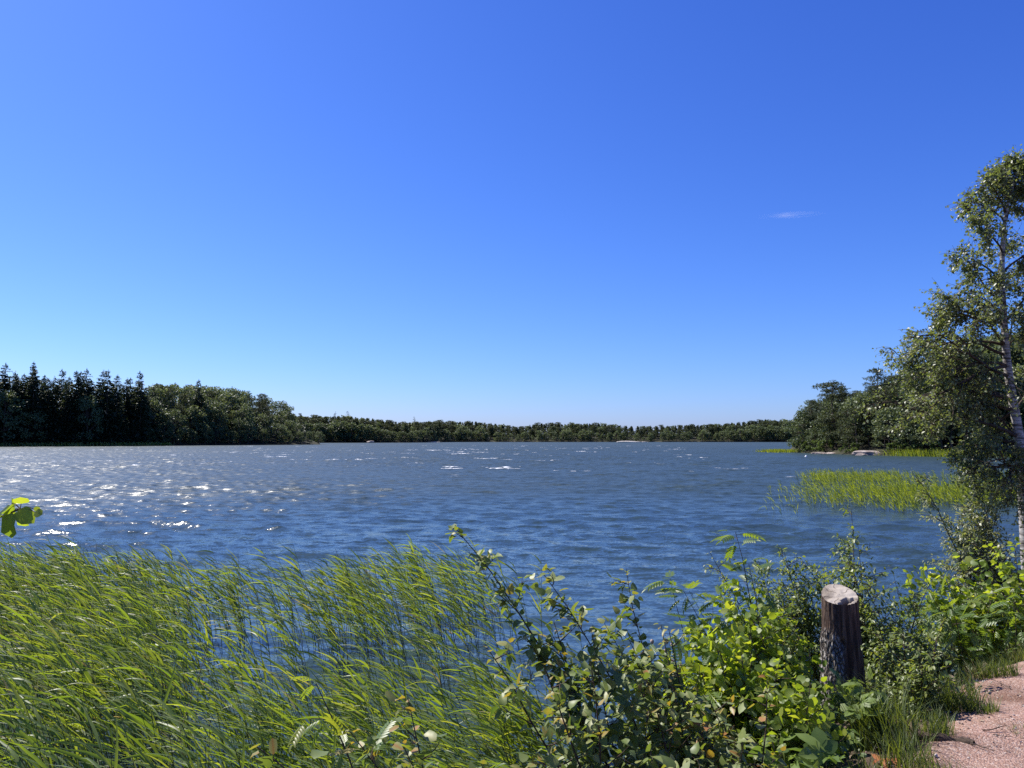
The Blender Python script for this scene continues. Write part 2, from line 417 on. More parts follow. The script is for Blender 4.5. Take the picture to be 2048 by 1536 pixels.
# ------------------------------------------------------------------ near ground, path
SHX = np.array([-60, -10, -5, -2.5, -1, 0, 1, 2, 3, 4, 5, 6, 7, 8, 9, 10.5, 14, 20, 60.])
SHY = np.array([0.5, 2.2, 2.9, 3.6, 4.3, 5.1, 6.2, 7.1, 7.8, 8.4, 9.0, 10.0, 11.2, 12.2, 13.2, 14, 15, 18, 45.])

def land_d(x, y):
    s = (np.interp(x + .3, SHX, SHY) - np.interp(x - .3, SHX, SHY)) / .6
    return (np.interp(x, SHX, SHY) - y) / np.sqrt(1 + s * s)

def ground_z(x, y):
    d = land_d(x, y) + .15 * vnoise(np.asarray(x) * 1.3, np.asarray(y) * 1.3, 3)
    land = 0.98 * sstep(-.1, 2.5, d)
    bed = -1.6 * sstep(-.1, 5, -d) - .10 * sstep(-.1, .3, -d)
    return np.where(d > -.1, land, 0) + bed - .02 + .03 * vnoise(np.asarray(x) * 2.1, np.asarray(y) * 2.1, 1) + .012 * vnoise(np.asarray(x) * 7, np.asarray(y) * 7, 2)

def grid_obj(name, xs, ys, zf, mat):
    X, Y = np.meshgrid(xs, ys)
    Z = zf(X, Y)
    g = Geo()
    i = np.arange(X.size).reshape(X.shape)
    f = np.stack([i[:-1, :-1], i[:-1, 1:], i[1:, 1:], i[1:, :-1]], -1).reshape(-1, 4)
    g.add(np.stack([X, Y, Z], -1), f)
    return g.obj(name, mat)

gx = np.concatenate([np.arange(-60, -12, 1.0), np.arange(-12, 12, .11), np.arange(12, 61, 1.0)])
gy = np.concatenate([np.arange(-40, -3, 1.0), np.arange(-3, 17, .11), np.arange(17, 34, 1.0)])
tag(grid_obj('ground', gx, gy, ground_z, M['soil']), 'dark soil of the sloping lake bank', kind='structure')

PC = np.array([(.2, -8), (.9, -2), (1.7, 1.2), (2.85, 3.25), (4.22, 5.05), (5.25, 6.25), (6.9, 7.5), (10, 8.6), (16, 10.5), (30, 14)])
def catmull(P, n):
    P = np.asarray(P, float); k = len(P)
    t = np.linspace(0, k - 1, n)
    from_idx = np.clip(t.astype(int), 0, k - 2); u = (t - from_idx)[:, None]
    p0 = P[np.clip(from_idx - 1, 0, k - 1)]; p1 = P[from_idx]; p2 = P[from_idx + 1]; p3 = P[np.clip(from_idx + 2, 0, k - 1)]
    return .5 * (2 * p1 + (p2 - p0) * u + (2 * p0 - 5 * p1 + 4 * p2 - p3) * u ** 2 + (3 * p1 - p0 - 3 * p2 + p3) * u ** 3)
pc = catmull(PC, 420)
ptan = nrm(np.gradient(pc, axis=0)); pnor = np.stack([-ptan[:, 1], ptan[:, 0]], -1)      # to the lake side
sl = np.arange(len(pc)) * .09
eL = 1.24 + .17 * vnoise(sl * 1.1, sl * 0, 11) + .07 * vnoise(sl * 4, sl * 0, 12)
eR = 1.20 + .15 * vnoise(sl * 1.1, sl * 0, 13) + .07 * vnoise(sl * 4, sl * 0, 14)
NA = 44
uu = np.linspace(0, 1, NA)
off = eL[:, None] * (1 - uu) - eR[:, None] * uu
XY = pc[:, None] + pnor[:, None] * off[..., None]
edge = np.minimum(uu, 1 - uu)
Zp = ground_z(XY[..., 0], XY[..., 1]) + .035 * sstep(0, .10, edge)[None] - .012
g = Geo(); i = np.arange(len(pc) * NA).reshape(len(pc), NA)
g.add(np.concatenate([XY, Zp[..., None]], -1), np.stack([i[:-1, :-1], i[1:, :-1], i[1:, 1:], i[:-1, 1:]], -1).reshape(-1, 4))
tag(g.obj('path', M['gravel']), 'pink gravel path curving along the bank', kind='structure')

def path_off(x, y):
    """signed lake-side distance from the path's lake edge (positive = on the verge)"""
    P = np.stack([np.asarray(x).ravel(), np.asarray(y).ravel()], -1)
    d2 = ((P[:, None] - pc[None, ::3]) ** 2).sum(-1)
    k = d2.argmin(1) * 3
    s = ((P - pc[k]) * pnor[k]).sum(-1)
    return (s - eL[k]).reshape(np.shape(x)), s.reshape(np.shape(x))

# ------------------------------------------------------------------ water with real waves
rr = [2.2]
while rr[-1] < 1500:                                        # fine rings near by and out to 300 m, coarser beyond
    q = rr[-1]
    rr.append(q + max(.012, min(q * .0052, .16 + q * .0011)) if q < 320 else q * 1.012)
rr = np.array(rr)
th = np.concatenate([np.linspace(R(-75), R(-44), 120, endpoint=False), np.linspace(R(-44), R(44), 1280, endpoint=False), np.linspace(R(44), R(75), 120)])
NR, NT = len(rr), len(th)
RR, TH = np.meshgrid(rr, th, indexing='ij')
X0, Y0 = RR * np.sin(TH), RR * np.cos(TH)
dr = np.gradient(rr)[:, None] * np.ones((1, NT))
dt_ = RR * np.gradient(th)[None]
lost = np.zeros_like(X0)
Zw = np.zeros_like(X0); DX = np.zeros_like(X0); DY = np.zeros_like(X0)
wr = np.random.default_rng(21)
gust = .78 + .30 * vnoise(X0 / 14, Y0 / 9, 31) + .22 * vnoise(X0 / 40, Y0 / 30, 32)
shelter = .45 + .55 * sstep(9, 20, RR)                       # waves die down among the reeds and by the bank
for k in range(84):
    lam = .30 * (2.5 / .30) ** (wr.random() ** 1.05)
    spread = np.interp(lam, [.35, 1.2, 2.6], [.75, .42, .24])
    a = math.atan2(-.95, -.30) + wr.normal(0, spread)        # travelling towards the viewer, slightly to -X
    kx, ky = 2 * math.pi / lam * math.cos(a), 2 * math.pi / lam * math.sin(a)
    amp = .0050 * lam ** .95
    step = np.maximum(np.abs(dr * math.sin(a)), np.abs(dt_ * math.cos(a))) * 1.0
    fade = sstep(.42, .2, step / lam) * shelter
    lost += (2 * math.pi / lam * amp) ** 2 / 2 * (1 - fade ** 2)
    if not np.any(fade > 0): continue
    ph = kx * X0 + ky * Y0 + wr.random() * 6.283
    A = amp * fade * gust
    Zw += A * np.sin(ph)
    DX += 1.0 * A * math.cos(a) * np.cos(ph)
    DY += 1.0 * A * math.sin(a) * np.cos(ph)
crest = Zw / (.036 * np.maximum(gust, .3))
foam = sstep(1.35, 2.1, crest) * sstep(.1, .65, vnoise(X0 / 5, Y0 / 7, 41)) * sstep(30, 70, RR) * sstep(30, 5, X0 - .18 * Y0)
far_foam = sstep(.93, .99, vnoise(X0 / .7, Y0 / 1.2, 42)) * sstep(90, 160, RR) * sstep(.1, .6, vnoise(X0 / 30, Y0 / 40, 43)) * sstep(45, 20, X0 - .18 * Y0)
g = Geo(); i = np.arange(NR * NT).reshape(NR, NT)
g.add(np.stack([X0 + DX, Y0 + DY, Zw], -1), np.stack([i[:-1, :-1], i[1:, :-1], i[1:, 1:], i[:-1, 1:]], -1).reshape(-1, 4),
      np.clip(np.maximum(foam, far_foam), 0, 1).ravel())
me_w = g.obj('lake_water', M['water'])
at_c = me_w.data.attributes.new('chop', 'FLOAT', 'POINT')
at_c.data.foreach_set('value', shelter.astype(np.float32).ravel())
# waves too small for the mesh live on as surface roughness
al = np.sqrt(np.clip(2 * lost * 1.0, 1e-4, .20)) * sstep(12, 45, RR)
at_r = me_w.data.attributes.new('ripple', 'FLOAT', 'POINT')
at_r.data.foreach_set('value', np.sqrt(np.clip(al, .009, .4)).astype(np.float32).ravel())
tag(me_w, 'wind-ruffled blue lake water', kind='structure')

# ------------------------------------------------------------------ far land
def land_strip(name, poly, ndir, depths, heights, seed, mat, label):
    P = catmull(poly, 160)
    nd = np.asarray(ndir, float); nd /= np.linalg.norm(nd)
    D = np.asarray(depths, float)
    XY = P[:, None] + nd * D[None, :, None]
    hs = np.asarray(heights, float)
    Z = np.broadcast_to(hs, XY.shape[:2]).copy()
    Z += .12 * hs * vnoise(XY[..., 0] / 23, XY[..., 1] / 23, seed) + .06 * vnoise(XY[..., 0] / 2, XY[..., 1] / 2, seed)
    g = Geo(); i = np.arange(XY.shape[0] * len(D)).reshape(XY.shape[0], len(D))
    g.add(np.concatenate([XY, Z[..., None]], -1), np.stack([i[:-1, :-1], i[1:, :-1], i[1:, 1:], i[:-1, 1:]], -1).reshape(-1, 4))
    tag(g.obj(name, mat), label, kind='structure')
    def zf(d): return float(np.interp(d, D, hs))
    return P, nd, zf

LP, LN, LZ = land_strip('hillside', [(-420, 120), (-300, 190), (-185, 268), (-150, 296), (-125, 330), (-97, 368), (-99, 384)], (-.62, .78),
                        [-2, 0, 3, 10, 30, 60, 120, 260, 600], [-.8, .05, .8, 1.8, 5.5, 9.5, 13, 12, 10], 51, M['forestfloor'], 'wooded hill rising from the near side shore of the lake')
HP, HN, HZ = land_strip('headland', [(58, 158), (56.5, 150), (57.5, 138), (59, 124), (64, 117), (72, 113), (92, 110), (150, 96), (300, 60)], (.5, .866),
                        [-2, 0, 2, 6, 20, 45, 90, 300], [-.8, .05, .5, 1.2, 2.6, 7.5, 12, 14], 52, M['forestfloor'], 'rocky wooded headland across the bay')
FP, FN, FZ = land_strip('far_shore', [(-420, 505), (-230, 520), (-150, 540), (-92, 565), (-66, 600), (-62, 660), (-30, 690), (60, 692), (150, 694), (230, 680), (290, 660), (420, 600)], (-.05, 1),
                        [-3, 0, 4, 15, 50, 120, 400, 1500], [-.8, .1, .9, 2.0, 4.5, 7.5, 8, 8], 53, M['forestfloor'], 'low wooded shore at the far end of the lake')

# ------------------------------------------------------------------ leaf and card templates
def card(w=.5, fold=.12):
    V = np.array([(0, 0, 0), (w / 2, .45, fold), (0, 1, 0), (-w / 2, .45, fold)], float)
    return V, [np.array([[0, 1, 2], [0, 2, 3]])]

def ovate(w=.62, fold=.18, curl=.18, prof=(.0, .72, 1.0, .66, 0.0), ts=(0, .2, .45, .75, 1.0), petiole=0.0, wave=0.0):
    ts = np.array(ts); hw = np.array(prof) * w / 2
    mid = np.stack([0 * ts, ts + petiole, -curl * ts ** 2], -1)
    E = []
    for s in (-1, 1):
        e = mid[1:-1].copy(); e[:, 0] += s * hw[1:-1]; e[:, 2] += fold * hw[1:-1] + wave * np.array([1, -1, 1])[:len(e)] * s * .04
        E.append(e)
    V = np.concatenate([mid, E[0], E[1]])
    k = len(ts); l0, r0 = k, k + k - 2
    tri, quad = [], []
    tri += [(0, 1, l0), (0, r0, 1)]
    for j in range(k - 3):
        quad += [(j + 1, j + 2, l0 + j + 1, l0 + j), (j + 1, r0 + j, r0 + j + 1, j + 2)]
    tri += [(k - 2, k - 1, l0 + k - 3), (k - 2, r0 + k - 3, k - 1)]
    return V, [np.array(tri), np.array(quad)], np.concatenate([np.full(k, .10), np.full(2 * (k - 2), -.06)])

def compose(parts):
    """parts: list of (template, matrix 3x3, offset, scale)"""
    Vs, Fs, Ts, n = [], {}, [], 0
    for tp_, Mx, of, s in parts:
        TV, TF = tp_[:2]; Ts.append(tp_[2] if len(tp_) > 2 else np.zeros(len(TV)))
        Vs.append(TV @ np.asarray(Mx).T * s + np.asarray(of)); 
        for f in TF: Fs.setdefault(f.shape[1], []).append(f + n)
        n += len(TV)
    return np.concatenate(Vs), [np.concatenate(v) for v in Fs.values()], np.concatenate(Ts)

def rotz(a):
    c, s = math.cos(a), math.sin(a)
    return np.array([[c, -s, 0], [s, c, 0], [0, 0, 1]])

def rotx(a):
    c, s = math.cos(a), math.sin(a)
    return np.array([[1, 0, 0], [0, c, -s], [0, s, c]])

def pinnate(pairs=6, w=.36, droop=.25):
    lf = ovate(w, .25, .2, (0, .75, 1, .7, 0))
    parts = []
    rach = Geo(); k = 6
    ys = np.linspace(0, 1, k); P = np.stack([0 * ys, ys * .9, -droop * ys ** 2], -1)
    V = np.concatenate([P + [-.012, 0, 0], P + [.012, 0, 0]]); F = np.array([[j, j + k, j + k + 1, j + 1] for j in range(k - 1)])
    parts.append(((V, [F]), np.eye(3), (0, 0, 0), 1.0))
    for j in range(pairs):
        u = .25 + .65 * j / (pairs - 1)
        for s in (-1, 1):
            parts.append((lf, rotz(-s * R(62 - 14 * u)) @ rotx(-.15), (0, u * .9, -droop * u * u), .34 - .06 * abs(u - .55)))
    parts.append((lf, rotx(-.3), (0, .9, -droop), .33))
    return compose(parts)

def palmate(n=3, w=.7):
    lf = ovate(w, .28, .25, (0, .75, 1, .7, 0), wave=.6)
    parts = [(lf, rotx(-.2), (0, .3, 0), .72)]
    for s in (-1, 1):
        parts.append((lf, rotz(-s * R(68)) @ rotx(-.2), (0, .28, 0), .60))
        if n == 5: parts.append((lf, rotz(-s * R(118)) @ rotx(-.2), (0, .22, 0), .42))
    V = np.array([(-.012, 0, 0), (.012, 0, 0), (.012, .3, 0), (-.012, .3, 0)], float)
    parts.append(((V, [np.array([[0, 1, 2, 3]])]), np.eye(3), (0, 0, 0), 1))
    return compose(parts)

T_CARD = card(.55); T_NEEDLE = card(.30, .05); T_SMALL = card(.74, .14)
T_ASPEN = ovate(.80, .22, .22, (0, .92, 1.0, .58, 0), (0, .14, .40, .74, 1.0), wave=.5)
T_ALDER = ovate(.86, .16, .16, (0, .78, 1.0, .86, 0), (0, .18, .5, .82, 1.0), wave=.8)
T_OVAL = ovate(.56, .2, .2)
T_ROWAN = pinnate(6); T_RASP = palmate(3); T_RASP5 = palmate(5)

def rand_dirs(r, n):
    return nrm(r.normal(size=(n, 3)))

# ------------------------------------------------------------------ trees, far and middle distance
def spruce_meshes(seed, H=24.0, fine=1.15, lowest=.04):
    r = np.random.default_rng(seed)
    tr = Geo(); tubes(tr, np.array([[0, 0, -.5], [0, 0, H * .5], [0, 0, H * .98]]), np.array([.26, .15, .02]), 6)
    g = Geo()
    nl = int(34 * fine)
    for lv in range(nl):
        u = lowest + (1 - lowest) * (lv + r.random() * 1.3) / (nl + 1)
        L = (H * .155) * (1 - u) ** .50 * r.uniform(.75, 1.2) + .10
        nb = max(5, int((6 + 6 * (1 - u)) * fine))
        a = r.random(nb) * 6.283
        Lb = L * r.uniform(.7, 1.15, nb); zj = r.normal(0, .55 * H / nl, nb)
        for s0, s1, wd in ((.05, .55, .42), (.32, .85, .40), (.62, 1.05, .30)):
            st = np.stack([np.cos(a) * Lb * s0, np.sin(a) * Lb * s0, np.full(nb, u * H) - Lb * (.10 + .35 * s0 ** 1.5 * (1 - u))], -1)
            en = np.stack([np.cos(a + r.normal(0, .10, nb)) * Lb * s1, np.sin(a + r.normal(0, .1, nb)) * Lb * s1, np.full(nb, u * H) - Lb * (.06 + .42 * s1 ** 1.3 * (1 - u)) + .12 * Lb * (s1 > 1)], -1)
            d = en - st
            fr = frames(d, UP + r.normal(0, .45, (nb, 3)))
            ln = np.linalg.norm(d, axis=1); st = st + UP * zj[:, None]
            inst(g, T_CARD, st, fr, ln * 1.12, np.clip(r.normal(.40 + .25 * s0, .17, nb), 0, 1))
            # hanging twigs under the branch
            pos = st + d * r.random((nb, 1)); dd = np.array([0, 0, -1.0]) + .55 * r.normal(size=(nb, 3))
            inst(g, T_CARD, pos, frames(dd, rand_dirs(r, nb)), r.uniform(.5, 1.0, nb) * (.5 + .5 * (1 - u)), np.clip(r.normal(.3, .15, nb), 0, 1))
    # leader
    inst(g, T_NEEDLE, np.array([[0, 0, H * .955]]), frames(np.array([[0, 0, 1.0]]), np.array([[0, 1.0, 0]])), np.array([H * .05]), .5)
    return tr, g

def clump_cards(g, r, centres, radii, n, tmpl, size, flat=.75, upb=.3, tintm=.45):
    for c, rad in zip(centres, radii):
        m = max(4, int(n * (rad / np.mean(radii)) ** 2))
        d = rand_dirs(r, m)
        q = rad * (.45 + .6 * r.random((m, 1)) ** .6)
        pos = c + d * q * np.array([1, 1, flat])
        ax = nrm(d * .6 + rand_dirs(r, m) * .9 + UP * upb)
        up = nrm(d + UP * .7 + rand_dirs(r, m) * .8)
        ct = r.normal(tintm, .12)
        inst(g, tmpl, pos, frames(ax, up), size * r.uniform(.65, 1.3, m), np.clip(r.normal(ct, .16, m), 0, 1))

def broad_meshes(seed, H=16.0, wid=.62, ncl=46, n=46, size=.62, low=.12):
    """round-topped leafy tree: limbs reach out to leaf clumps"""
    r = np.random.default_rng(seed)
    tr, g = Geo(), Geo()
    lean = r.normal(0, .04, 2)
    top = np.array([lean[0] * H, lean[1] * H, H * .86])
    k = 7; u = np.linspace(0, 1, k)[:, None]
    trunk = np.array([0, 0, -.4]) * (1 - u) + top * u + np.concatenate([r.normal(0, .012 * H, (k, 2)) * u, np.zeros((k, 1))], 1)
    tubes(tr, trunk, np.linspace(.018 * H, .003 * H, k), 6)
    cen, rad = [], []
    for _ in range(ncl):
        v = low + (1 - low) * r.random() ** .85
        prof = math.sin(math.pi * min(1, .16 + .80 * v) ** 1.15) ** .7
        a = r.random() * 6.283; q = wid * H * .5 * prof * (.45 + .6 * r.random() ** .6)
        c = np.array([math.cos(a) * q, math.sin(a) * q, v * H * .95]) + np.array([*(lean * v * H), 0])
        cen.append(c); rad.append(H * r.uniform(.055, .105))
        s = trunk[min(k - 1, int(v * .8 * k))]
        mid = (s + c) / 2 + np.array([0, 0, -.03 * H])
        tubes(tr, np.stack([s, mid, c]), np.array([.006, .004, .0015]) * H, 4)
    clump_cards(g, r, cen, rad, n, T_SMALL, size)
    return tr, g

def pine_meshes(seed, H=14.0, low=.12, wid=.56, ncl=34, n=64, size=.44):
    r = np.random.default_rng(seed)
    tr, g = Geo(), Geo()
    k = 7; u = np.linspace(0, 1, k)[:, None]
    trunk = np.array([0, 0, -.4]) * (1 - u) + np.array([r.normal(0, .03) * H, r.normal(0, .03) * H, H * .97]) * u
    trunk[1:-1, :2] += r.normal(0, .010 * H, (k - 2, 2))
    tubes(tr, trunk, np.linspace(.014 * H, .003 * H, k), 7)
    cen, rad = [], []
    for _ in range(ncl):
        v = low + (1 - low) * r.random() ** .8
        a = r.random() * 6.283
        q = wid * H * .5 * (1 - v * .78) ** .8 * (.45 + .75 * r.random())
        s = np.array([np.interp(v, u[:, 0], trunk[:, 0]), np.interp(v, u[:, 0], trunk[:, 1]), v * H])
        c = s + np.array([math.cos(a) * q, math.sin(a) * q, q * r.uniform(-.12, .30)])
        cen.append(c); rad.append(H * r.uniform(.05, .095))
        tubes(tr, np.stack([s - UP * .02 * H, (s + c) / 2 + UP * r.normal(0, .01) * H, c]), np.array([.0045, .0035, .0015]) * H, 4)
        if q > .12 * H:
            cen.append(s * .45 + c * .55 + r.normal(0, .02 * H, 3)); rad.append(H * r.uniform(.03, .05))
    cen.append(np.array([trunk[-1, 0], trunk[-1, 1], H * .97])); rad.append(H * .03)
    clump_cards(g, r, cen, rad, n, T_NEEDLE, size, flat=.22, upb=.35)
    return tr, g

def tree_proto(name, meshes, leafmat, barkmat, label, cat, group):
    root = empty(name, (0, 0, 0), label, cat, group)
    tr, g = meshes
    tr.obj('trunk', barkmat, root); g.obj('crown', leafmat, root)
    return root

class Kind:
    """a few shape variants of one kind of tree; the first placing of a variant moves the variant itself"""
    def __init__(s, protos):
        s.p, s.used, s.i = protos, [False] * len(protos), 0
    def put(s, loc, rz, scale, label=None, group=None, which=None):
        k = s.i % len(s.p) if which is None else which
        s.i += 1
        o = s.p[k]
        if s.used[k]:
            return dup(o, loc, rz, scale, label, group)
        s.used[k] = True
        o.location = loc; o.rotation_euler = (0, 0, rz)
        o.scale = scale if hasattr(scale, '__len__') else (scale,) * 3
        if label: o['label'] = label
        if group: o['group'] = group
        elif label and 'group' in o: del o['group']
        return o

def protos(name, fn, n, seed, leafmat, barkmat, **kw):
    return Kind([tree_proto(name, fn(seed + i, **kw), leafmat, barkmat, name, 'tree', None) for i in range(n)])

tr_ = np.random.default_rng(99)
K_SPR = protos('spruce_tree', spruce_meshes, 5, 100, M['spruce'], M['treebark'])
K_BRO = protos('leafy_tree', broad_meshes, 6, 200, M['broad'], M['treebark'])
K_PIN = protos('pine_tree', pine_meshes, 5, 300, M['pine'], M['treebark'], H=14.0)

def shore_at(P, px):
    """index on a shoreline whose point shows at photo column px"""
    u = (px - 1024) / F2048
    return int(np.argmin(np.abs(P[:, 0] / P[:, 1] - u / cT)))

def hill_point(P, nd, zf, px, depth):
    """the point at that depth behind the shoreline which shows at column px"""
    Q = P + nd * depth
    k = int(np.argmin(np.abs(Q[:, 0] / Q[:, 1] - (px - 1024) / F2048)))
    return np.array([Q[k, 0], Q[k, 1], zf(depth)])

def tree_h(p, py):
    """height that brings a tree standing at p up to photo row py"""
    t = p[1] / cT
    return (EYE + (sT + (768 - py) / F2048 * cT) * t) - p[2]

# left shore: tree tops along the photo
top_px = [-60, 0, 60, 130, 200, 275, 300, 330, 400, 460, 520, 580, 610, 640]
top_py = [724, 728, 730, 736, 742, 750, 770, 768, 770, 776, 788, 810, 824, 846]
def crest(px): return np.interp(px, top_px, top_py)

GL = 'spruces in the dark wood on the near side shore'
for px in np.arange(-70, 310, 9.5):
    px = px + tr_.normal(0, 3)
    dep = tr_.choice([3, 8, 16])
    p = hill_point(LP, LN, LZ, px, dep)
    h = tree_h(p, crest(px) + tr_.uniform(-6, 26))
    K_SPR.put(p, tr_.random() * 6.28, (h / 24 * tr_.uniform(.95, 1.25),) * 2 + (h / 24,), 'tall dark spruce in the closed spruce wall of the side shore', GL)
for px, py in ((275, 741), (68, 722), (170, 736)):
    p = hill_point(LP, LN, LZ, px, 7); h = tree_h(p, py)
    lab = {275: 'spire-topped spruce standing clear at the end of the spruce wall', 68: 'tallest spruce of the side shore wood, pointing above its neighbours', 170: 'narrow spruce tip rising between two broad spruces on the side shore'}[px]
    K_SPR.put(p, tr_.random() * 6, h / 24, lab)
for px in np.arange(-60, 300, 17):                     # lower branches and second storey
    p = hill_point(LP, LN, LZ, px + tr_.normal(0, 4), 1.5)
    h = tr_.uniform(8, 15)
    K_SPR.put(p, tr_.random() * 6.28, (h / 24 * 1.5,) * 2 + (h / 24,), 'young dark spruce at the foot of the spruce wall by the water', 'young spruces along the side shore')
p = hill_point(LP, LN, LZ, 398, 14)
K_SPR.put(p, 1.0, tree_h(p, 758) / 24, 'lone spruce towering over the leafy trees of the side shore hill')
for px, py, w in ((6, 783, 1.0), (70, 822, 1.15), (175, 792, .8)):
    p = hill_point(LP, LN, LZ, px, .6); h = tree_h(p, py)
    lab = {6: 'pale leafy tree at the very end of the dark spruce wall', 70: 'low pale tree with layered branches before the black spruce wall', 175: 'slim pale leafy tree set into the middle of the dark spruce wall'}[px]
    K_BRO.put(p, px, (h / 16 * w,) * 2 + (h / 16,), lab)
GB = 'leafy trees on the side shore hill'
for dep, n, dpy in ((2, 19, 66), (9, 18, 34), (22, 18, 10), (45, 17, 1), (75, 15, 1)):
    for px in np.linspace(305, 640, n):
        px = px + tr_.normal(0, 5)
        p = hill_point(LP, LN, LZ, px, dep)
        h = tree_h(p, min(crest(px) + dpy * tr_.uniform(.6, 1.5), 862))
        h = np.clip(h, 4.5, 21)
        if tr_.random() < (.30 if px < 450 else .55) and dep > 2:
            K_PIN.put(p, tr_.random() * 6.28, (h / 14 * .85,) * 2 + (h / 14,), 'dark pine among the leafy trees of the side shore hill', 'pines on the side shore hill')
        else:
            K_BRO.put(p, tr_.random() * 6.28, (h / 16 * tr_.uniform(.85, 1.35),) * 2 + (h / 16,), 'rounded grey-green leafy tree on the side shore hill', GB)

# headland across the bay: pines in front, leafy trees and pines climbing behind
hp_px = [1575, 1590, 1610, 1640, 1680, 1720, 1760, 1800, 1850, 1920, 2048, 2120]
hp_py = [852, 842, 812, 788, 768, 788, 764, 746, 722, 694, 658, 648]
def hcrest(px): return np.interp(px, hp_px, hp_py)
for dep, n, dpy in ((2.5, 17, 48), (7, 18, 20), (14, 16, 8), (26, 16, 3), (42, 14, 2), (60, 12, 2)):
    for px in np.linspace(1592, 2110, n):
        px = px + tr_.normal(0, 7)
        p = hill_point(HP, HN, HZ, px, dep)
        h = np.clip(tree_h(p, hcrest(px) + dpy * tr_.uniform(.3, 1.5)), 2.5, 19)
        if tr_.random() < .72:
            K_PIN.put(p, tr_.random() * 6.28, (h / 14 * 1.12,) * 2 + (h / 14,), 'dark bushy pine on the headland across the bay', 'pines on the headland')
        else:
            K_BRO.put(p, tr_.random() * 6.28, (h / 16 * 1.1,) * 2 + (h / 16,), 'leafy tree between the pines of the headland', 'leafy trees on the headland')
for px, py, dep, w, lab in ((1668, 758, 5, 1.25, 'broad pine with a ragged peaked top on the headland'),
                            (1622, 800, 5, 1.1, 'slanting pine at the tip of the headland'),
                            (1760, 742, 9, 1.1, 'tall pine behind the bare rock of the headland')):
    p = hill_point(HP, HN, HZ, px, dep); h = tree_h(p, py)
    K_PIN.put(p, px, (h / 14 * w,) * 2 + (h / 14,), lab)
p = hill_point(HP, HN, HZ, 1604, 2); K_BRO.put(p, 1, (.55, .55, tree_h(p, 822) / 16), 'silvery leafy tree hanging over the tip of the headland')

# far shore: small trees one by one, the closed wood behind them as one mass
def tiny(name, fn, count, seed, mat, **kw):
    return Kind([tree_proto(name, fn(seed + i, **kw), mat, M['treebark'], name, 'tree', None) for i in range(count)])
KF_S = tiny('spruce_tree', spruce_meshes, 3, 500, M['spruce'], fine=.5)
KF_P = tiny('pine_tree', pine_meshes, 4, 520, M['pine'], ncl=34, n=26, size=.85, low=.12, wid=.62)
KF_B = tiny('leafy_tree', broad_meshes, 4, 540, M['broad'], ncl=30, n=24, size=1.0)
ft_px = [600, 660, 690, 740, 800, 860, 950, 1040, 1080, 1200, 1260, 1350, 1450, 1520, 1600, 1680]
ft_py = [830, 832, 830, 836, 844, 841, 842, 852, 845, 846, 851, 850, 846, 839, 838, 836]
def fcrest(px): return np.interp(px, ft_px, ft_py)
def far_tree(px, dep, py, kind):
    p = hill_point(FP, FN, FZ, px, dep)
    h = np.clip(tree_h(p, py), 4, 20)
    rz = tr_.random() * 6.28
    if kind == 's': KF_S.put(p, rz, (h / 24 * 1.5,) * 2 + (h / 24,), 'small far spruce in the wood across the lake', 'spruces on the far shore')
    elif kind == 'p': KF_P.put(p, rz, (h / 14 * 1.3,) * 2 + (h / 14,), 'small far pine in the wood across the lake', 'pines on the far shore')
    else: KF_B.put(p, rz, (h / 16 * 1.25,) * 2 + (h / 16,), 'small rounded far tree by the water across the lake', 'leafy trees on the far shore')
for px in np.arange(606, 1700, 8.5):
    far_tree(px + tr_.normal(0, 3), 2, fcrest(px) + tr_.uniform(12, 24), 'b')
for px in np.arange(604, 1700, 10):
    far_tree(px + tr_.normal(0, 3), 14, fcrest(px) + tr_.uniform(4, 12), 'b' if tr_.random() < .3 else 'p')
for px in np.arange(600, 1700, 9.5):
    far_tree(px + tr_.normal(0, 3), 34, fcrest(px) + tr_.uniform(0, 5), 's' if tr_.random() < .2 else ('p' if tr_.random() < .6 else 'b'))
for px, py, k in ((665, 823, 's'), (697, 822, 's'), (826, 833, 's')):
    p = hill_point(FP, FN, FZ, px, 40); h = tree_h(p, py)
    lab = {665: 'pointed spruce just past the end of the near wooded hill', 697: 'spruce with a bare neck under its tip on the far shore', 826: 'single spruce tip over the dip of the far wood'}[px]
    KF_S.put(p, 0, (h / 24 * 1.4,) * 2 + (h / 24,), lab)
g = Geo()
fr_ = np.random.default_rng(5)
for px in np.arange(560, 1760, 3.6):
    for dep in (26, 55, 80):
        p = hill_point(FP, FN, FZ, px + fr_.normal(0, 3), dep)
        h = np.clip(tree_h(p, fcrest(px) + fr_.uniform(.5, 5)), 4, 24)
        m_ = 70
        v = fr_.random(m_) ** .8
        a = fr_.random(m_) * 6.283; q = (.28 * h) * (1 - v) ** .7 * fr_.random(m_) ** .5
        pos = p + np.stack([np.cos(a) * q, np.sin(a) * q, .08 * h + v * h * .84], -1)
        inst(g, T_CARD, pos, frames(rand_dirs(fr_, m_) + UP * .8, rand_dirs(fr_, m_)), h * .11 * fr_.uniform(.7, 1.3, m_), np.clip(fr_.normal(.4, .2, m_), 0, 1))
tag(g.obj('far_forest', M['pine']), 'closed dark wood filling the far shore behind the front trees', kind='stuff')

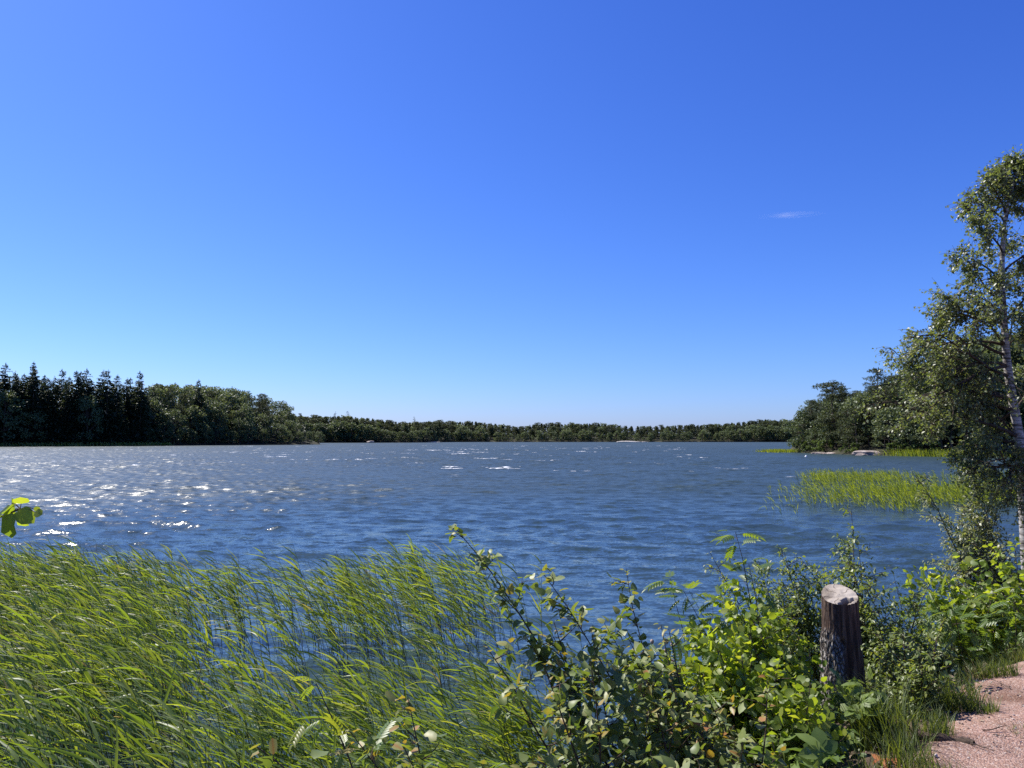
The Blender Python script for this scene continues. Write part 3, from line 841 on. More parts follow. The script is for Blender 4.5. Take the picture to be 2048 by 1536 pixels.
# fill behind the left wood and the headland so that no sky shows low through the trees
for nm, P, nd, zf, rng_px, crestf, mat, lab, deps in (
        ('side_forest', LP, LN, LZ, np.arange(-70, 630, 5.0), crest, M['spruce'], 'dark depth of the wood on the side shore hill', (14, 30)),
        ('headland_forest', HP, HN, HZ, np.arange(1612, 2130, 7.0), hcrest, M['pine'], 'dark depth of the wood on the headland', (12, 24, 50))):
    g = Geo()
    for px in rng_px:
        for dep in deps:
            p = hill_point(P, nd, zf, px, dep)
            h = np.clip(tree_h(p, crestf(px) + 26 + fr_.uniform(0, 14)), 2, 24)
            m_ = 46
            v = fr_.random(m_)
            pos = p + np.stack([fr_.normal(0, 1.1, m_), fr_.normal(0, 1.1, m_), v * h], -1)
            inst(g, T_CARD, pos, frames(rand_dirs(fr_, m_), rand_dirs(fr_, m_)), fr_.uniform(.9, 1.9, m_), np.clip(fr_.normal(.2, .15, m_), 0, 1))
    tag(g.obj(nm, mat), lab, kind='stuff')

# bushes on the headland's edge
bp = [tree_proto('shore_bush', broad_meshes(700 + i, H=3.0, wid=1.2, ncl=26, n=40, size=.26, low=.05), M['bushgreen'], M['bark'], 'bush', 'bush', None) for i in range(3)]
K_BUSH = Kind(bp)
for px, w in ((1600, .9), (1612, .8), (1628, .9), (1648, 1.0), (1690, .7), (1708, .7), (1785, .8), (1808, .7), (1868, .8), (1830, .7)):
    p = hill_point(HP, HN, HZ, px, .9)
    K_BUSH.put(p, px, w * .85, 'bright green bush at the water edge of the headland', 'bushes along the headland shore')

# shore grass and reed strips far off
def far_grass(name, pts, n, hgt, seed, label, width=.12, spread=(1.5, .8)):
    r = np.random.default_rng(seed)
    P = np.asarray(pts, float)
    t = r.random(n) * (len(P) - 1); k = np.minimum(t.astype(int), len(P) - 2); u = (t - k)[:, None]
    B = P[k] * (1 - u) + P[k + 1] * u
    base = np.concatenate([B + r.normal(0, 1, (n, 2)) * np.array(spread), np.full((n, 1), -.05)], 1)
    kseg = 4; s = np.linspace(0, 1, kseg)
    H = hgt * r.uniform(.6, 1.2, n)
    dirx = r.normal(-.25, .25, n); diry = r.normal(0, .2, n)
    pts_ = base[:, None] + np.stack([dirx[:, None] * H[:, None] * s ** 1.6, diry[:, None] * H[:, None] * s ** 1.6, H[:, None] * s[None] * np.ones((n, 1))], -1)
    side = np.broadcast_to(nrm(np.concatenate([r.normal(size=(n, 2)), np.zeros((n, 1))], 1))[:, None], pts_.shape)
    g = Geo(); strips(g, pts_, width * np.array([1, 1, .7, .1])[None] * np.ones((n, 1)), side, np.clip(r.normal(.55, .2, n), 0, 1))
    return tag(g.obj(name, M['reedfar']), label, kind='stuff')
ls = [LP[shore_at(LP, px)] for px in (-60, 40, 120, 200, 270, 330)]
far_grass('shore_grass', ls, 3600, 1.5, 61, 'strip of light green grass along the foot of the spruce wall', .3, (2, 1.2))
hs = [HP[shore_at(HP, px)] for px in (1800, 1850, 1900, 1960, 2010, 2060, 2110)]
far_grass('shore_grass', hs, 3600, 1.1, 62, 'grassy reed fringe on the inner shore of the bay', .10, (1.5, 1.6))
far_grass('shore_grass', [(52.5, 150), (54, 155), (57.5, 152), (59, 150)], 1500, .7, 63, 'low green reeds off the tip of the headland', .10, (1.3, 1.6))

# ------------------------------------------------------------------ rocks, fence, buoy
def rock(name, loc, dims, seed, mat, label, group=None, rz=0.0):
    r = np.random.default_rng(seed)
    n1, n2 = 26, 14
    a = np.linspace(0, 2 * math.pi, n1, endpoint=False); b_ = np.linspace(-.5 * math.pi, .5 * math.pi, n2)
    A, B = np.meshgrid(a, b_, indexing='ij')
    D = np.stack([np.cos(A) * np.cos(B), np.sin(A) * np.cos(B), np.sin(B)], -1)
    rad = np.ones(A.shape)
    for _ in range(16):
        d = rand_dirs(r, 1)[0]; rad = np.minimum(rad, r.uniform(.62, .98) / np.maximum(D @ d, .05))
    rad += .05 * vnoise(A * 2.2 + seed, B * 4, seed)
    V = D * rad[..., None] * np.array(dims) / 2
    i = np.arange(n1 * n2).reshape(n1, n2); nx = np.roll(i, -1, 0)
    g = Geo(); g.add(V, np.stack([i[:, :-1], nx[:, :-1], nx[:, 1:], i[:, 1:]], -1).reshape(-1, 4))
    o = g.obj(name, mat, smooth=False)
    o.location = loc; o.rotation_euler = (0, 0, rz)
    return tag(o, label, 'rock', group)
def on_water(px, py):
    v = (768 - py) / F2048
    t = -EYE / (sT + v * cT)
    return at(px, py, t)
p = on_water(1742, 911); p[1] += 1.5; rock('shore_rock', p + UP * .15, (5.6, 4.0, 1.5), 1, M['rock'], 'large pinkish flat rock on the headland shore')
p = on_water(1722, 911); rock('shore_rock', p, (1.9, 1.6, .9), 2, M['rock'], 'pale angular rock beside the large flat rock')
for q, (px, w) in enumerate(((1634, 2.2), (1646, 1.8), (1660, 2.6), (1674, 2.8), (1686, 2.0), (1702, 1.4))):
    p = on_water(px, 908.0); rock('shore_rock', p + UP * .05, (w, w * .8, .62), 10 + q, M['rock'], 'low pale stone in the row along the headland waterline', 'stones along the headland waterline', q)
p = on_water(1790, 909); rock('shore_rock', p + np.array([2, 8, .9]), (5, 3, 1.6), 20, M['rock'], 'brownish rock ledge under the pines of the headland')
p = at(1258, 884, 640); p[2] = .25; rock('rock_islet', p, (23, 9, 1.9), 30, M['palerock'], 'long pale bare rock lying in the water before the far wood')
p = at(1287, 885, 640); p[2] = .05; rock('rock_islet', p, (9, 5, .9), 31, M['palerock'], 'low pale rock trailing off the end of the bare islet')
p = at(741, 885, 545); p[2] = .4; rock('shore_rock', p, (6.5, 4, 2.6), 32, M['rock'], 'orange-grey boulder under a round tree on the far shore')
p = at(867, 885, 596); p[2] = .1; rock('shore_rock', p, (12, 5, .9), 33, M['palerock'], 'thin pale rock spit at the point of the far shore')

def rail_fence(loc, length, hgt, rz, label, nposts):
    f = empty('rail_fence', loc, label, 'fence', None, rz)
    g = Geo()
    x = np.linspace(0, length, 8); tubes(g, np.stack([x, .02 * np.sin(x), hgt + .05 * np.sin(x * .9)], -1), .055, 6); g.obj('rail', M['fencewood'], f)
    for q in range(nposts):
        xx = .4 + (length - .8) * q / (nposts - 1)
        g = Geo(); tubes(g, np.array([[xx, .1, -.4], [xx, .1, hgt * .5], [xx, .1, hgt + .12]]), .07, 6)
        g.obj('post', M['fencewood'], f)
    return f
a = hill_point(HP, HN, HZ, 1928, 2.2)
rail_fence((a[0], a[1], .55), 7.5, 1.25, R(-8), 'low weathered rail fence behind the grassy fringe of the bay', 4)
a = hill_point(HP, HN, HZ, 1944, 9)
rail_fence((a[0], a[1], 1.9), 5.2, 1.6, R(-4), 'grey rail fence higher up under the trees of the bay', 3)

bu = empty('buoy', tuple(on_water(1612, 914.5)), 'small white buoy floating off the headland', 'buoy')
g = Geo(); a = np.linspace(-1.3, 1.35, 9)
tubes(g, np.stack([0 * a, 0 * a, .1 + .16 * np.sin(a)], -1), .17 * np.cos(a) + .005, 12); g.obj('float', M['white'], bu)
g = Geo(); tubes(g, np.array([[0, 0, .24], [0, 0, .3], [0, 0, .36]]), np.array([.03, .03, .03]), 8); g.obj('top_eye', M['white'], bu)

# ------------------------------------------------------------------ shrubs
def shoot(r, p0, d0, L, k=6, wind=.25, droop=0.0, wob=.06):
    """a curved shoot: returns k points"""
    pts = [np.array(p0, float)]; d = nrm(np.array(d0, float))
    for j in range(k - 1):
        d = nrm(d + np.array([-wind, 0, -droop]) * (1.0 / k) * 2 + r.normal(0, wob, 3))
        pts.append(pts[-1] + d * L / (k - 1))
    return np.array(pts)

def plant(name, base, seed, stems, leafmat, label, cat, leaf, size, height, lean=(0, 0), spread=.35, shoots=7, shootlen=.45, gap=.045, first=.25,
          wind=.35, group=None, srad=.007, tint=(.5, .2), tip_tint=None, droop=.0, flat=1.0, sub=0, leafdrop=.25, whorl=0, barkmat=None):
    r = np.random.default_rng(seed)
    bx, by = base
    root = empty(name, (bx, by, float(ground_z(bx, by)) - .02), label, cat, group)
    gs, gl = Geo(), Geo()
    LPo, LD, LT = [], [], []
    def leaves_on(P, g0, g1, start, tipness):
        seg = np.linalg.norm(np.diff(P, axis=0), axis=1); cum = np.concatenate([[0], np.cumsum(seg)])
        s = np.arange(start * cum[-1], cum[-1], gap * r.uniform(.85, 1.2))
        if len(s) == 0: s = np.array([cum[-1]])
        s = np.append(s, cum[-1])
        pos = np.stack([np.interp(s, cum, P[:, c]) for c in range(3)], -1)
        tg = nrm(np.stack([np.interp(s, cum, np.gradient(P[:, c])) for c in range(3)], -1))
        az = r.random() * 6.28 + np.arange(len(s)) * 2.4
        ref = np.where(np.abs(tg[:, 2:3]) > .9, np.array([1.0, 0, 0]), UP)
        u = nrm(np.cross(tg, ref)); w = np.cross(tg, u)
        rad = u * np.cos(az)[:, None] + w * np.sin(az)[:, None]
        d = rad + tg * .55 + np.array([-wind, 0, -leafdrop]) + r.normal(0, .22, (len(s), 3))
        LPo.append(pos); LD.append(nrm(d)); 
        LT.append((s / cum[-1]) ** 3 * tipness)
    for q in range(stems):
        a = r.random() * 6.283
        h = height * r.uniform(.62, 1.0) if q else height
        sp = spread * r.uniform(.3, 1.0)
        d = np.array([math.cos(a) * sp + lean[0], math.sin(a) * sp + lean[1], 1.0])
        b0 = np.array([r.normal(0, .05 * height), r.normal(0, .05 * height), 0])
        P = shoot(r, b0, d, h * np.linalg.norm(d), 9, wind * .35, 0, .05)
        P[:, 2] *= h / max(P[-1, 2], 1e-3)
        tubes(gs, P, srad * np.linspace(1.15, .25, len(P)) * (h / height), 5)
        leaves_on(P, 0, 1, max(first, .3), 1.0)
        if whorl:
            aw = r.random() * 6.28 + np.arange(whorl) * 6.283 / whorl
            LPo.append(P[-1] - (P[-1] - P[-2]) * r.random((whorl, 1)) * .4); LT.append(np.full(whorl, .3))
            LD.append(nrm(np.stack([np.cos(aw) - .3, np.sin(aw), r.uniform(.1, .5, whorl)], -1)))
        for z in range(shoots):
            u = first + (0.97 - first) * (z + r.random()) / shoots
            k = u * (len(P) - 1); k0 = int(k); p0 = P[k0] * (1 - (k - k0)) + P[min(k0 + 1, len(P) - 1)] * (k - k0)
            az = r.random() * 6.283
            d = np.array([math.cos(az), math.sin(az), r.uniform(.25, 1.0)]) 
            Ls = shootlen * height * (1.15 - u) * r.uniform(.6, 1.2)
            S = shoot(r, p0, d, Ls, 6, wind, droop, .10)
            tubes(gs, S, srad * .45 * np.linspace(1, .3, 6), 4)
            leaves_on(S, 0, 1, .12, .3)
            for y in range(sub):
                v = r.uniform(.2, .9); k = v * 5; k0 = int(k); p1 = S[k0]
                d = nrm(nrm(S[-1] - S[0]) + rand_dirs(r, 1)[0] * .9)
                S2 = shoot(r, p1, d, Ls * .5, 5, wind, droop, .1)
                tubes(gs, S2, srad * .3 * np.linspace(1, .3, 5), 3)
                leaves_on(S2, 0, 1, .1, .7)
    pos, d, tp = np.concatenate(LPo), np.concatenate(LD), np.concatenate(LT)
    n = len(pos)
    up = (UP * .75 + SUNV * .5) * flat + rand_dirs(r, n) * (1 - flat * .5)      # leaves turn to the light
    t = np.clip(r.normal(tint[0], tint[1], n), 0, .97)
    if tip_tint is not None: t = np.where(tp > .45, np.clip(r.normal(tip_tint, .12, n), 0, 1), t)
    sz = size * r.uniform(.6, 1.2, n) * (1 - .35 * tp)
    inst(gl, leaf, pos + d * (size * .22), frames(d, up), sz, t)
    gs.obj('stems', barkmat or M['bark'], root)
    gl.obj('foliage', leafmat, root)
    return root

def G(px, t, dy=0):
    p = at(px, 1200, t)
    return (float(p[0]), float(p[1]) + dy)

A = dict(leafmat=M['aspenleaf'], leaf=T_ASPEN, cat='sapling', tip_tint=.84)
plant('aspen_sapling', G(1330, 3.25), 1, 6, label='tall pale-leaved sapling leaning over the reeds, its reddish tip the highest', size=.056, height=1.52, lean=(-.34, .05), spread=.24, shoots=15, shootlen=.24, gap=.022, first=.16, sub=1, srad=.0065, wind=.22, **A)
plant('aspen_sapling', G(1250, 3.0), 2, 6, label='bushy pale-leaved sapling left of the tallest one, reddish at the tips'.replace('left of', 'beside'), size=.053, height=1.12, lean=(-.22, .1), spread=.35, shoots=12, shootlen=.36, gap=.032, first=.12, sub=1, **A)
plant('aspen_sapling', G(1390, 3.5), 3, 6, label='dense pale-leaved sapling between the reeds and the yellow-green alder', size=.052, height=1.05, lean=(-.15, 0), spread=.35, shoots=12, shootlen=.38, gap=.032, first=.10, sub=1, **A)
plant('aspen_sapling', G(1320, 2.7), 4, 6, label='low pale-leaved sapling cut by the lower edge of the view', size=.052, height=.72, lean=(-.1, 0), spread=.5, shoots=11, shootlen=.44, gap=.034, first=.06, sub=1, **A)
plant('aspen_sapling', G(1120, 2.75), 5, 5, label='short pale-leaved sapling at the foot of the reeds', size=.052, height=.70, lean=(-.2, .05), spread=.45, shoots=10, shootlen=.44, gap=.034, first=.06, sub=1, **A)
plant('aspen_sapling', G(1450, 3.1), 6, 6, label='leafy pale sapling in front of the alder bush by the stump', size=.050, height=.85, lean=(-.1, 0), spread=.45, shoots=11, shootlen=.44, gap=.034, first=.06, sub=1, **A)
plant('willow_sapling', G(960, 2.55), 7, 4, M['aspenleaf'], 'broad-leaved sapling with orange tips at the edge of the reeds', 'sapling', T_ALDER, .060, 1.04, lean=(-.26, .1), spread=.32, shoots=9, shootlen=.4, gap=.040, first=.2, tip_tint=.95)
plant('rowan_sapling', G(930, 2.6), 8, 3, M['rowanleaf'], 'small yellow-green rowan shoot among the broad leaves by the reeds', 'sapling', T_ROWAN, .14, 1.02, lean=(-.28, .1), spread=.3, shoots=4, shootlen=.3, gap=.12, first=.35, tint=(.55, .15))
plant('aspen_sapling', G(1030, 2.75), 17, 6, label='pale-leaved sapling low between the orange-tipped one and the tall one', size=.050, height=.92, lean=(-.22, .05), spread=.4, shoots=10, shootlen=.40, gap=.028, first=.1, sub=1, **A)
plant('rowan_sapling', G(1060, 2.5), 9, 3, M['rowanleaf'], 'little rowan with fresh yellow leaflets at the bank foot', 'sapling', T_ROWAN, .13, .78, lean=(-.15, .1), spread=.4, shoots=3, shootlen=.4, gap=.11, first=.25, tint=(.6, .12))

AL = dict(flat=.55, leafmat=M['alderleaf'], leaf=T_ALDER, cat='shrub')
plant('alder_shrub', G(1480, 4.4), 11, 8, label='yellow-green sunlit alder shrub between sapling and stump', size=.056, height=.95, lean=(-.12, 0), spread=.5, shoots=11, shootlen=.42, gap=.030, first=.12, sub=2, tint=(.6, .2), **AL)
plant('alder_shrub', G(1560, 4.9), 12, 8, label='round-leaved alder shrub pressed against the stump', size=.056, height=1.05, lean=(-.08, 0), spread=.42, shoots=11, shootlen=.4, gap=.030, first=.12, sub=2, tint=(.55, .2), **AL)
plant('alder_shrub', G(1420, 4.9), 13, 7, label='outermost alder shrub overhanging the water beside the rowan', size=.054, height=.88, lean=(-.12, .1), spread=.5, shoots=11, shootlen=.42, gap=.030, first=.10, sub=2, tint=(.6, .2), **AL)
plant('alder_shrub', G(1510, 4.7), 15, 8, label='thick bright alder shrub in the middle of the bank between sapling and stump', size=.054, height=1.0, lean=(-.1, 0), spread=.45, shoots=11, shootlen=.42, gap=.032, first=.10, sub=2, tint=(.62, .2), **AL)
plant('alder_shrub', G(1400, 4.3), 16, 7, label='low bright alder shrub behind the pale saplings near the water', size=.054, height=.78, lean=(-.1, 0), spread=.5, shoots=10, shootlen=.44, gap=.034, first=.10, sub=2, tint=(.62, .2), **AL)
plant('alder_shrub', G(1580, 4.2), 14, 6, label='low alder shrub at the stump foot with bright top leaves', size=.060, height=.62, lean=(-.05, 0), spread=.5, shoots=9, shootlen=.45, gap=.04, first=.12, sub=1, tint=(.6, .2), **AL)
RW = dict(leafmat=M['rowanleaf'], leaf=T_ROWAN, cat='shrub')
plant('rowan_shrub', G(1455, 5.3), 21, 4, label='rowan with two bare stems topped by feathery leaves over the water', size=.15, height=1.34, lean=(-.10, 0), spread=.16, shoots=2, shootlen=.2, gap=.16, first=.35, srad=.006, whorl=5, tint=(.6, .15), **RW)
plant('rowan_shrub', G(1548, 5.2), 22, 4, label='taller rowan with feathery crown tips above the alder', size=.16, height=1.52, lean=(-.07, 0), spread=.2, shoots=4, shootlen=.25, gap=.13, first=.35, srad=.007, whorl=5, tint=(.55, .15), **RW)
plant('rowan_shrub', G(1430, 4.7), 23, 4, label='low rowan with feathery leaves growing through the alder', size=.16, height=.85, lean=(-.1, 0), spread=.4, shoots=4, shootlen=.4, gap=.12, first=.2, tint=(.5, .15), **RW)
WI = dict(leafmat=M['willowleaf'], leaf=T_OVAL, cat='shrub')
plant('birch_shrub', G(1680, 6.2), 31, 10, label='small-leaved silvery shrub behind the stump with the highest twig', size=.046, height=1.74, lean=(-.10, 0), spread=.36, shoots=17, shootlen=.32, gap=.028, first=.10, sub=3, **WI)
plant('birch_shrub', G(1610, 6.3), 32, 10, label='small-leaved silvery shrub behind the alder, beside the rowan tips', size=.044, height=1.46, lean=(-.05, 0), spread=.42, shoots=16, shootlen=.34, gap=.028, first=.10, sub=3, **WI)
plant('birch_shrub', G(1765, 6.0), 33, 10, label='small-leaved shrub on the path side of the stump', size=.046, height=1.14, lean=(.0, 0), spread=.46, shoots=15, shootlen=.36, gap=.028, first=.06, sub=3, **WI)
plant('birch_shrub', G(1785, 5.5), 34, 8, label='dark low shrub filling the gap between stump and path', size=.046, height=.68, lean=(.03, 0), spread=.5, shoots=9, shootlen=.42, gap=.030, first=.04, sub=3, **WI)
plant('birch_shrub', G(1835, 6.2), 35, 6, label='low shrub between the stump shrubs and the path verge', size=.046, height=.62, lean=(0, 0), spread=.5, shoots=8, shootlen=.42, gap=.030, first=.04, sub=3, **WI)
plant('birch_shrub', G(1830, 5.0), 41, 7, label='low leafy shrub spilling towards the tall grass of the verge', size=.044, height=.46, lean=(0, 0), spread=.6, shoots=9, shootlen=.5, gap=.030, first=.04, sub=3, **WI)
plant('birch_shrub', G(1885, 5.9), 42, 6, label='lowest small-leaved shrub beside the gravel bend', size=.044, height=.42, lean=(0, 0), spread=.6, shoots=8, shootlen=.5, gap=.032, first=.04, sub=2, **WI)
plant('rowan_sapling', G(1862, 6.9), 36, 2, M['rowanleaf'], 'thin lone rowan sapling with few leaves against the water', 'sapling', T_ROWAN, .14, 1.12, lean=(-.12, 0), spread=.15, shoots=4, shootlen=.25, gap=.2, first=.3, srad=.006)
plant('rowan_shrub', G(1935, 6.9), 37, 7, label='feathery rowan shrub at the bend of the path', size=.19, height=.92, lean=(-.15, 0), spread=.45, shoots=6, shootlen=.42, gap=.10, first=.15, tint=(.5, .18), **RW)
plant('oak_shrub', G(1985, 7.3), 38, 7, M['alderleaf'], 'bright-tipped shrub rising behind the rowan at the bend', 'shrub', T_ALDER, .085, 1.15, lean=(-.08, 0), spread=.35, shoots=8, shootlen=.36, gap=.055, first=.2, tint=(.62, .2))
plant('willow_shrub', G(2008, 10.2), 44, 12, M['birchleaf'], 'silvery small-leaved shrub below the birch, reaching out over the water', 'shrub', T_OVAL, .060, 2.30, lean=(-.06, 0), spread=.46, shoots=18, shootlen=.30, gap=.032, first=.12, sub=4, srad=.012, tint=(.65, .2))
plant('alder_shrub', G(2062, 7.2), 39, 8, label='tall leafy shrub at the far bend of the path under the birch', size=.075, height=1.25, lean=(-.06, 0), spread=.40, shoots=9, shootlen=.38, gap=.055, first=.1, tint=(.55, .2), **AL)
plant('alder_shrub', G(1955, 7.4), 43, 6, label='yellow-green alder shrub showing over the feathery rowan at the bend', size=.070, height=1.12, lean=(-.08, 0), spread=.4, shoots=9, shootlen=.36, gap=.045, first=.15, sub=1, tint=(.65, .2), **AL)
plant('rowan_shrub', G(2030, 6.9), 40, 5, label='rowan leaning out over the grass at the far bend', size=.18, height=.75, lean=(-.1, 0), spread=.5, shoots=5, shootlen=.42, gap=.11, first=.1, tint=(.5, .18), **RW)

# raspberry canes before the stump
for q, (px, t, h, s, lab) in enumerate(((1700, 4.85, .40, .15, 'raspberry cane with broad leaves standing before the stump'),
                                        (1640, 4.4, .24, .15, 'low raspberry cane at the foot of the stump'),
                                        (1610, 4.1, .30, .16, 'raspberry cane between the alder and the lower view edge'),
                                        (1730, 4.5, .28, .14, 'raspberry cane on the path side of the stump'),
                                        (1560, 3.8, .30, .15, 'raspberry cane under the pale sapling'),
                                        (1640, 3.8, .22, .16, 'raspberry cane low in the grass nearest the camera'))):
    plant('raspberry_cane', G(px, t), 50 + q, 3, M['raspleaf'], lab, 'plant', T_RASP5 if q % 2 else T_RASP, s, h, lean=(-.08, -.1), spread=.4, shoots=3, shootlen=.4, gap=.10, first=.3, wind=.1, flat=.95, leafdrop=.1, srad=.004)

# faded flower stalks by the water
for q, (px, t, h) in enumerate(((1338, 5.1, .98), (1362, 5.2, 1.02), (1385, 5.2, 1.0))):
    lab = ['faded flower stalk over the water, lowest of three', 'faded flower stalk with pale seed heads, middle of three', 'faded flower stalk closest to the rowan stems'][q]
    bx, by = G(px, t)
    root = empty('flower_stalk', (bx, by, float(ground_z(bx, by))), lab, 'plant')
    r = np.random.default_rng(60 + q); gs, gh = Geo(), Geo()
    P = shoot(r, (0, 0, 0), (-.08, 0, 1), h, 7, .05); tubes(gs, P, np.linspace(.004, .002, 7), 4)
    heads = [P[-1]]
    for z in range(7):
        p0 = P[3 + z % 4]; S = shoot(r, p0, (*r.normal(0, .6, 2), 1), r.uniform(.08, .2), 4, .1); tubes(gs, S, .0015, 3); heads.append(S[-1])
    for hp in heads:
        a = np.linspace(-1.4, 1.4, 5); tubes(gh, hp + np.stack([0 * a, 0 * a, .016 * np.sin(a)], -1), .013 * np.cos(a) + .001, 6)
    gs.obj('stems', M['bark'], root); gh.obj('seed_heads', M['seedhead'], root)

# alder growing beside the camera: one branch reaches into the view
ax, ay = -2.35, 2.35
root = empty('alder_tree', (ax, ay, float(ground_z(ax, ay))), 'alder whose round backlit leaves hang into the view over the reeds', 'tree')
r = np.random.default_rng(77); gt, gl = Geo(), Geo()
P = shoot(r, (0, 0, -.05), (-.25, .05, 1), 2.6, 9, .1); tubes(gt, P, np.linspace(.035, .008, 9), 7)
LPo, LD = [], []
tgt = at(40, 1018, 2.05) - np.array([ax, ay, float(ground_z(ax, ay))])
s0 = P[4]
B = np.stack([s0, s0 * .6 + tgt * .4 + [0, 0, .12], s0 * .3 + tgt * .7 + [0, 0, .10], tgt]); B = catmull(B, 10); tubes(gt, B, np.linspace(.010, .0025, 10), 5)
spec = [(42, 1002, .062, (.25, .3, .9), 0), (20, 1015, .060, (-.6, .2, .6), 0), (48, 1030, .056, (.4, -.5, .2), 0), (18, 1050, .066, (-.1, -.8, .3), 0), (45, 1042, .052, (.3, -.9, .3), 0), (5, 1026, .06, (-.7, .1, .5), 0), (76, 1026, .026, (.6, -.7, .3), 0), (74, 1018, .018, (.8, 0, .3), 0)]
lp, ld, lu, lsz = [], [], [], []
for px, py, s, up, _ in spec:
    c = at(px, py, 2.05 + r.normal(0, .03)) - np.array([ax, ay, float(ground_z(ax, ay))])
    d = nrm(c - tgt + np.array([0, 0, -.01]) + r.normal(0, .01, 3))
    lp.append(c - d * s * .5); ld.append(d); lu.append(np.array(up) + np.array([0, -.75, 0])); lsz.append(s)
    tubes(gt, np.stack([tgt, (tgt + c - d * s * .5) / 2 + [0, 0, .006], c - d * s * .5]), .0013, 4)
inst(gl, T_ALDER, np.array(lp), frames(np.array(ld), np.array(lu)), np.array(lsz), np.array([.85, .4, .6, .2, .7, .3, .8, .8]))
for z in range(16):                                   # the rest of its crown, outside this view
    p0 = P[3 + z % 6]; S = shoot(r, p0, (-abs(r.normal(.8, .4)) - .2, r.normal(-.3, .6), r.uniform(.1, .8)), r.uniform(.4, .9), 6, .1)
    tubes(gt, S, np.linspace(.006, .002, 6), 4)
    m_ = 12; k = r.integers(1, 6, m_); d = nrm(rand_dirs(r, m_) + np.array([-.3, 0, -.2]))
    inst(gl, T_ALDER, S[k] + d * .01, frames(d, UP + rand_dirs(r, m_) * .6), r.uniform(.04, .07, m_), r.random(m_))
gt.obj('trunk', M['bark'], root); gl.obj('crown', M['alderleaf'], root)

# ------------------------------------------------------------------ the birch on the point
bt = 11.0
bx, by = at(2046, 1000, bt)[:2]
bz = float(ground_z(bx, by))
root = empty('birch_tree', (bx, by, bz), 'slender white-barked birch leaning over the bay from the bank', 'tree')
O = np.array([bx, by, bz])
r = np.random.default_rng(12)
gt, gb, gl = Geo(), Geo(), Geo()
tp = [at(2052, 1080, bt) - O, at(2044, 940, bt) - O, at(2034, 850, bt) - O, at(2016, 740, bt) - O, at(2008, 640, bt) - O, at(2004, 540, bt) - O, at(2010, 440, bt) - O, at(2026, 370, bt) - O, at(2038, 330, bt) - O]
tp[0][2] = -.1
trunk = catmull(np.array(tp), 40)
tubes(gt, trunk, np.interp(np.linspace(0, 1, 40), [0, .25, .6, 1], [.085, .066, .038, .008]), 10)
tw_p, tw_d = [], []
def limb(p0, d0, L, rad, lev, droop, geo):
    P = shoot(r, p0, d0, L, 8, .04, droop, .10)
    tubes(geo, P, np.linspace(rad, rad * .3, 8), 6 if lev == 0 else 4)
    if lev < 2:
        for z in range([6, 5][lev]):
            u = .25 + .75 * (z + r.random()) / [6, 5][lev]
            k = min(7, int(u * 7)); d = nrm(nrm(P[min(k + 1, 7)] - P[k - 1]) + rand_dirs(r, 1)[0] * .85 + np.array([0, 0, .05]))
            limb(P[k], d, L * r.uniform(.28, .48) * (1.2 - .5 * u), rad * .4, lev + 1, droop + .12, gb)
    else:
        pass
    if lev >= 1:
        for q in np.linspace(.3, 1, 3 if lev == 1 else 5):
            k = q * 7; k0 = min(6, int(k)); pp = P[k0] + (P[k0 + 1] - P[k0]) * (k - k0)
            tw_p.append(pp); tw_d.append(nrm(P[k0 + 1] - P[k0]))
# limbs that show: (photo point on trunk, photo end, depth offset)
for (sx, sy), (ex, ey), dz in (((2036, 885), (1990, 812), -.1), ((2020, 780), (1880, 700), .2), ((2014, 720), (1850, 660), -.3), ((2018, 800), (1830, 760), -.2), ((2024, 820), (1850, 800), .3),
                               ((2008, 650), (1880, 590), .2), ((2010, 690), (1900, 640), -.5), ((2006, 600), (1910, 540), -.2), ((2004, 560), (1930, 500), .3), ((2006, 500), (1950, 430), -.1), ((2010, 450), (1965, 370), .2),
                               ((2012, 430), (1990, 345), -.2), ((2024, 370), (1996, 338), .1), ((2030, 345), (2058, 335), -.1), ((2030, 340), (2026, 325), .1), ((2020, 390), (2060, 360), .15), ((2014, 700), (1822, 668), .1), ((2016, 740), (1806, 716), -.4), ((2020, 790), (1796, 770), .2), ((2024, 830), (1815, 812), -.2), ((2010, 640), (1860, 628), -.1), ((2014, 720), (2080, 640), .2), ((2010, 640), (2080, 560), -.3), ((2006, 540), (2070, 470), .2), ((2010, 450), (2070, 390), 0), ((2030, 830), (2100, 760), .3),
                               ((2036, 890), (1900, 880), .3), ((2040, 930), (1925, 915), -.5), ((2044, 950), (1990, 930), -1.0), ((2046, 980), (2030, 960), -1.2), ((2044, 900), (2050, 880), -1.0), ((2050, 1000), (2110, 1010), -.3), ((2044, 960), (2100, 930), -.2),
                               ((2036, 880), (1820, 830), -.6), ((2014, 740), (1960, 690), -1.0), ((2020, 800), (1930, 790), .9), ((2024, 820), (1960, 850), .9), ((2008, 620), (1960, 610), -.9), ((2006, 560), (1985, 520), .8), ((2016, 760), (1890, 760), -.9)):
    s = at(sx, sy, bt) - O
    s = trunk[np.argmin(np.abs(trunk[:, 2] - s[2]))]
    e = at(ex, ey, bt + dz) - O
    L = np.linalg.norm(e - s)
    d = nrm(e - s + UP * .18 * L)
    limb(s, d, L * 1.0, .010 + .010 * L, 0, .16, gb if L > .9 else gb)
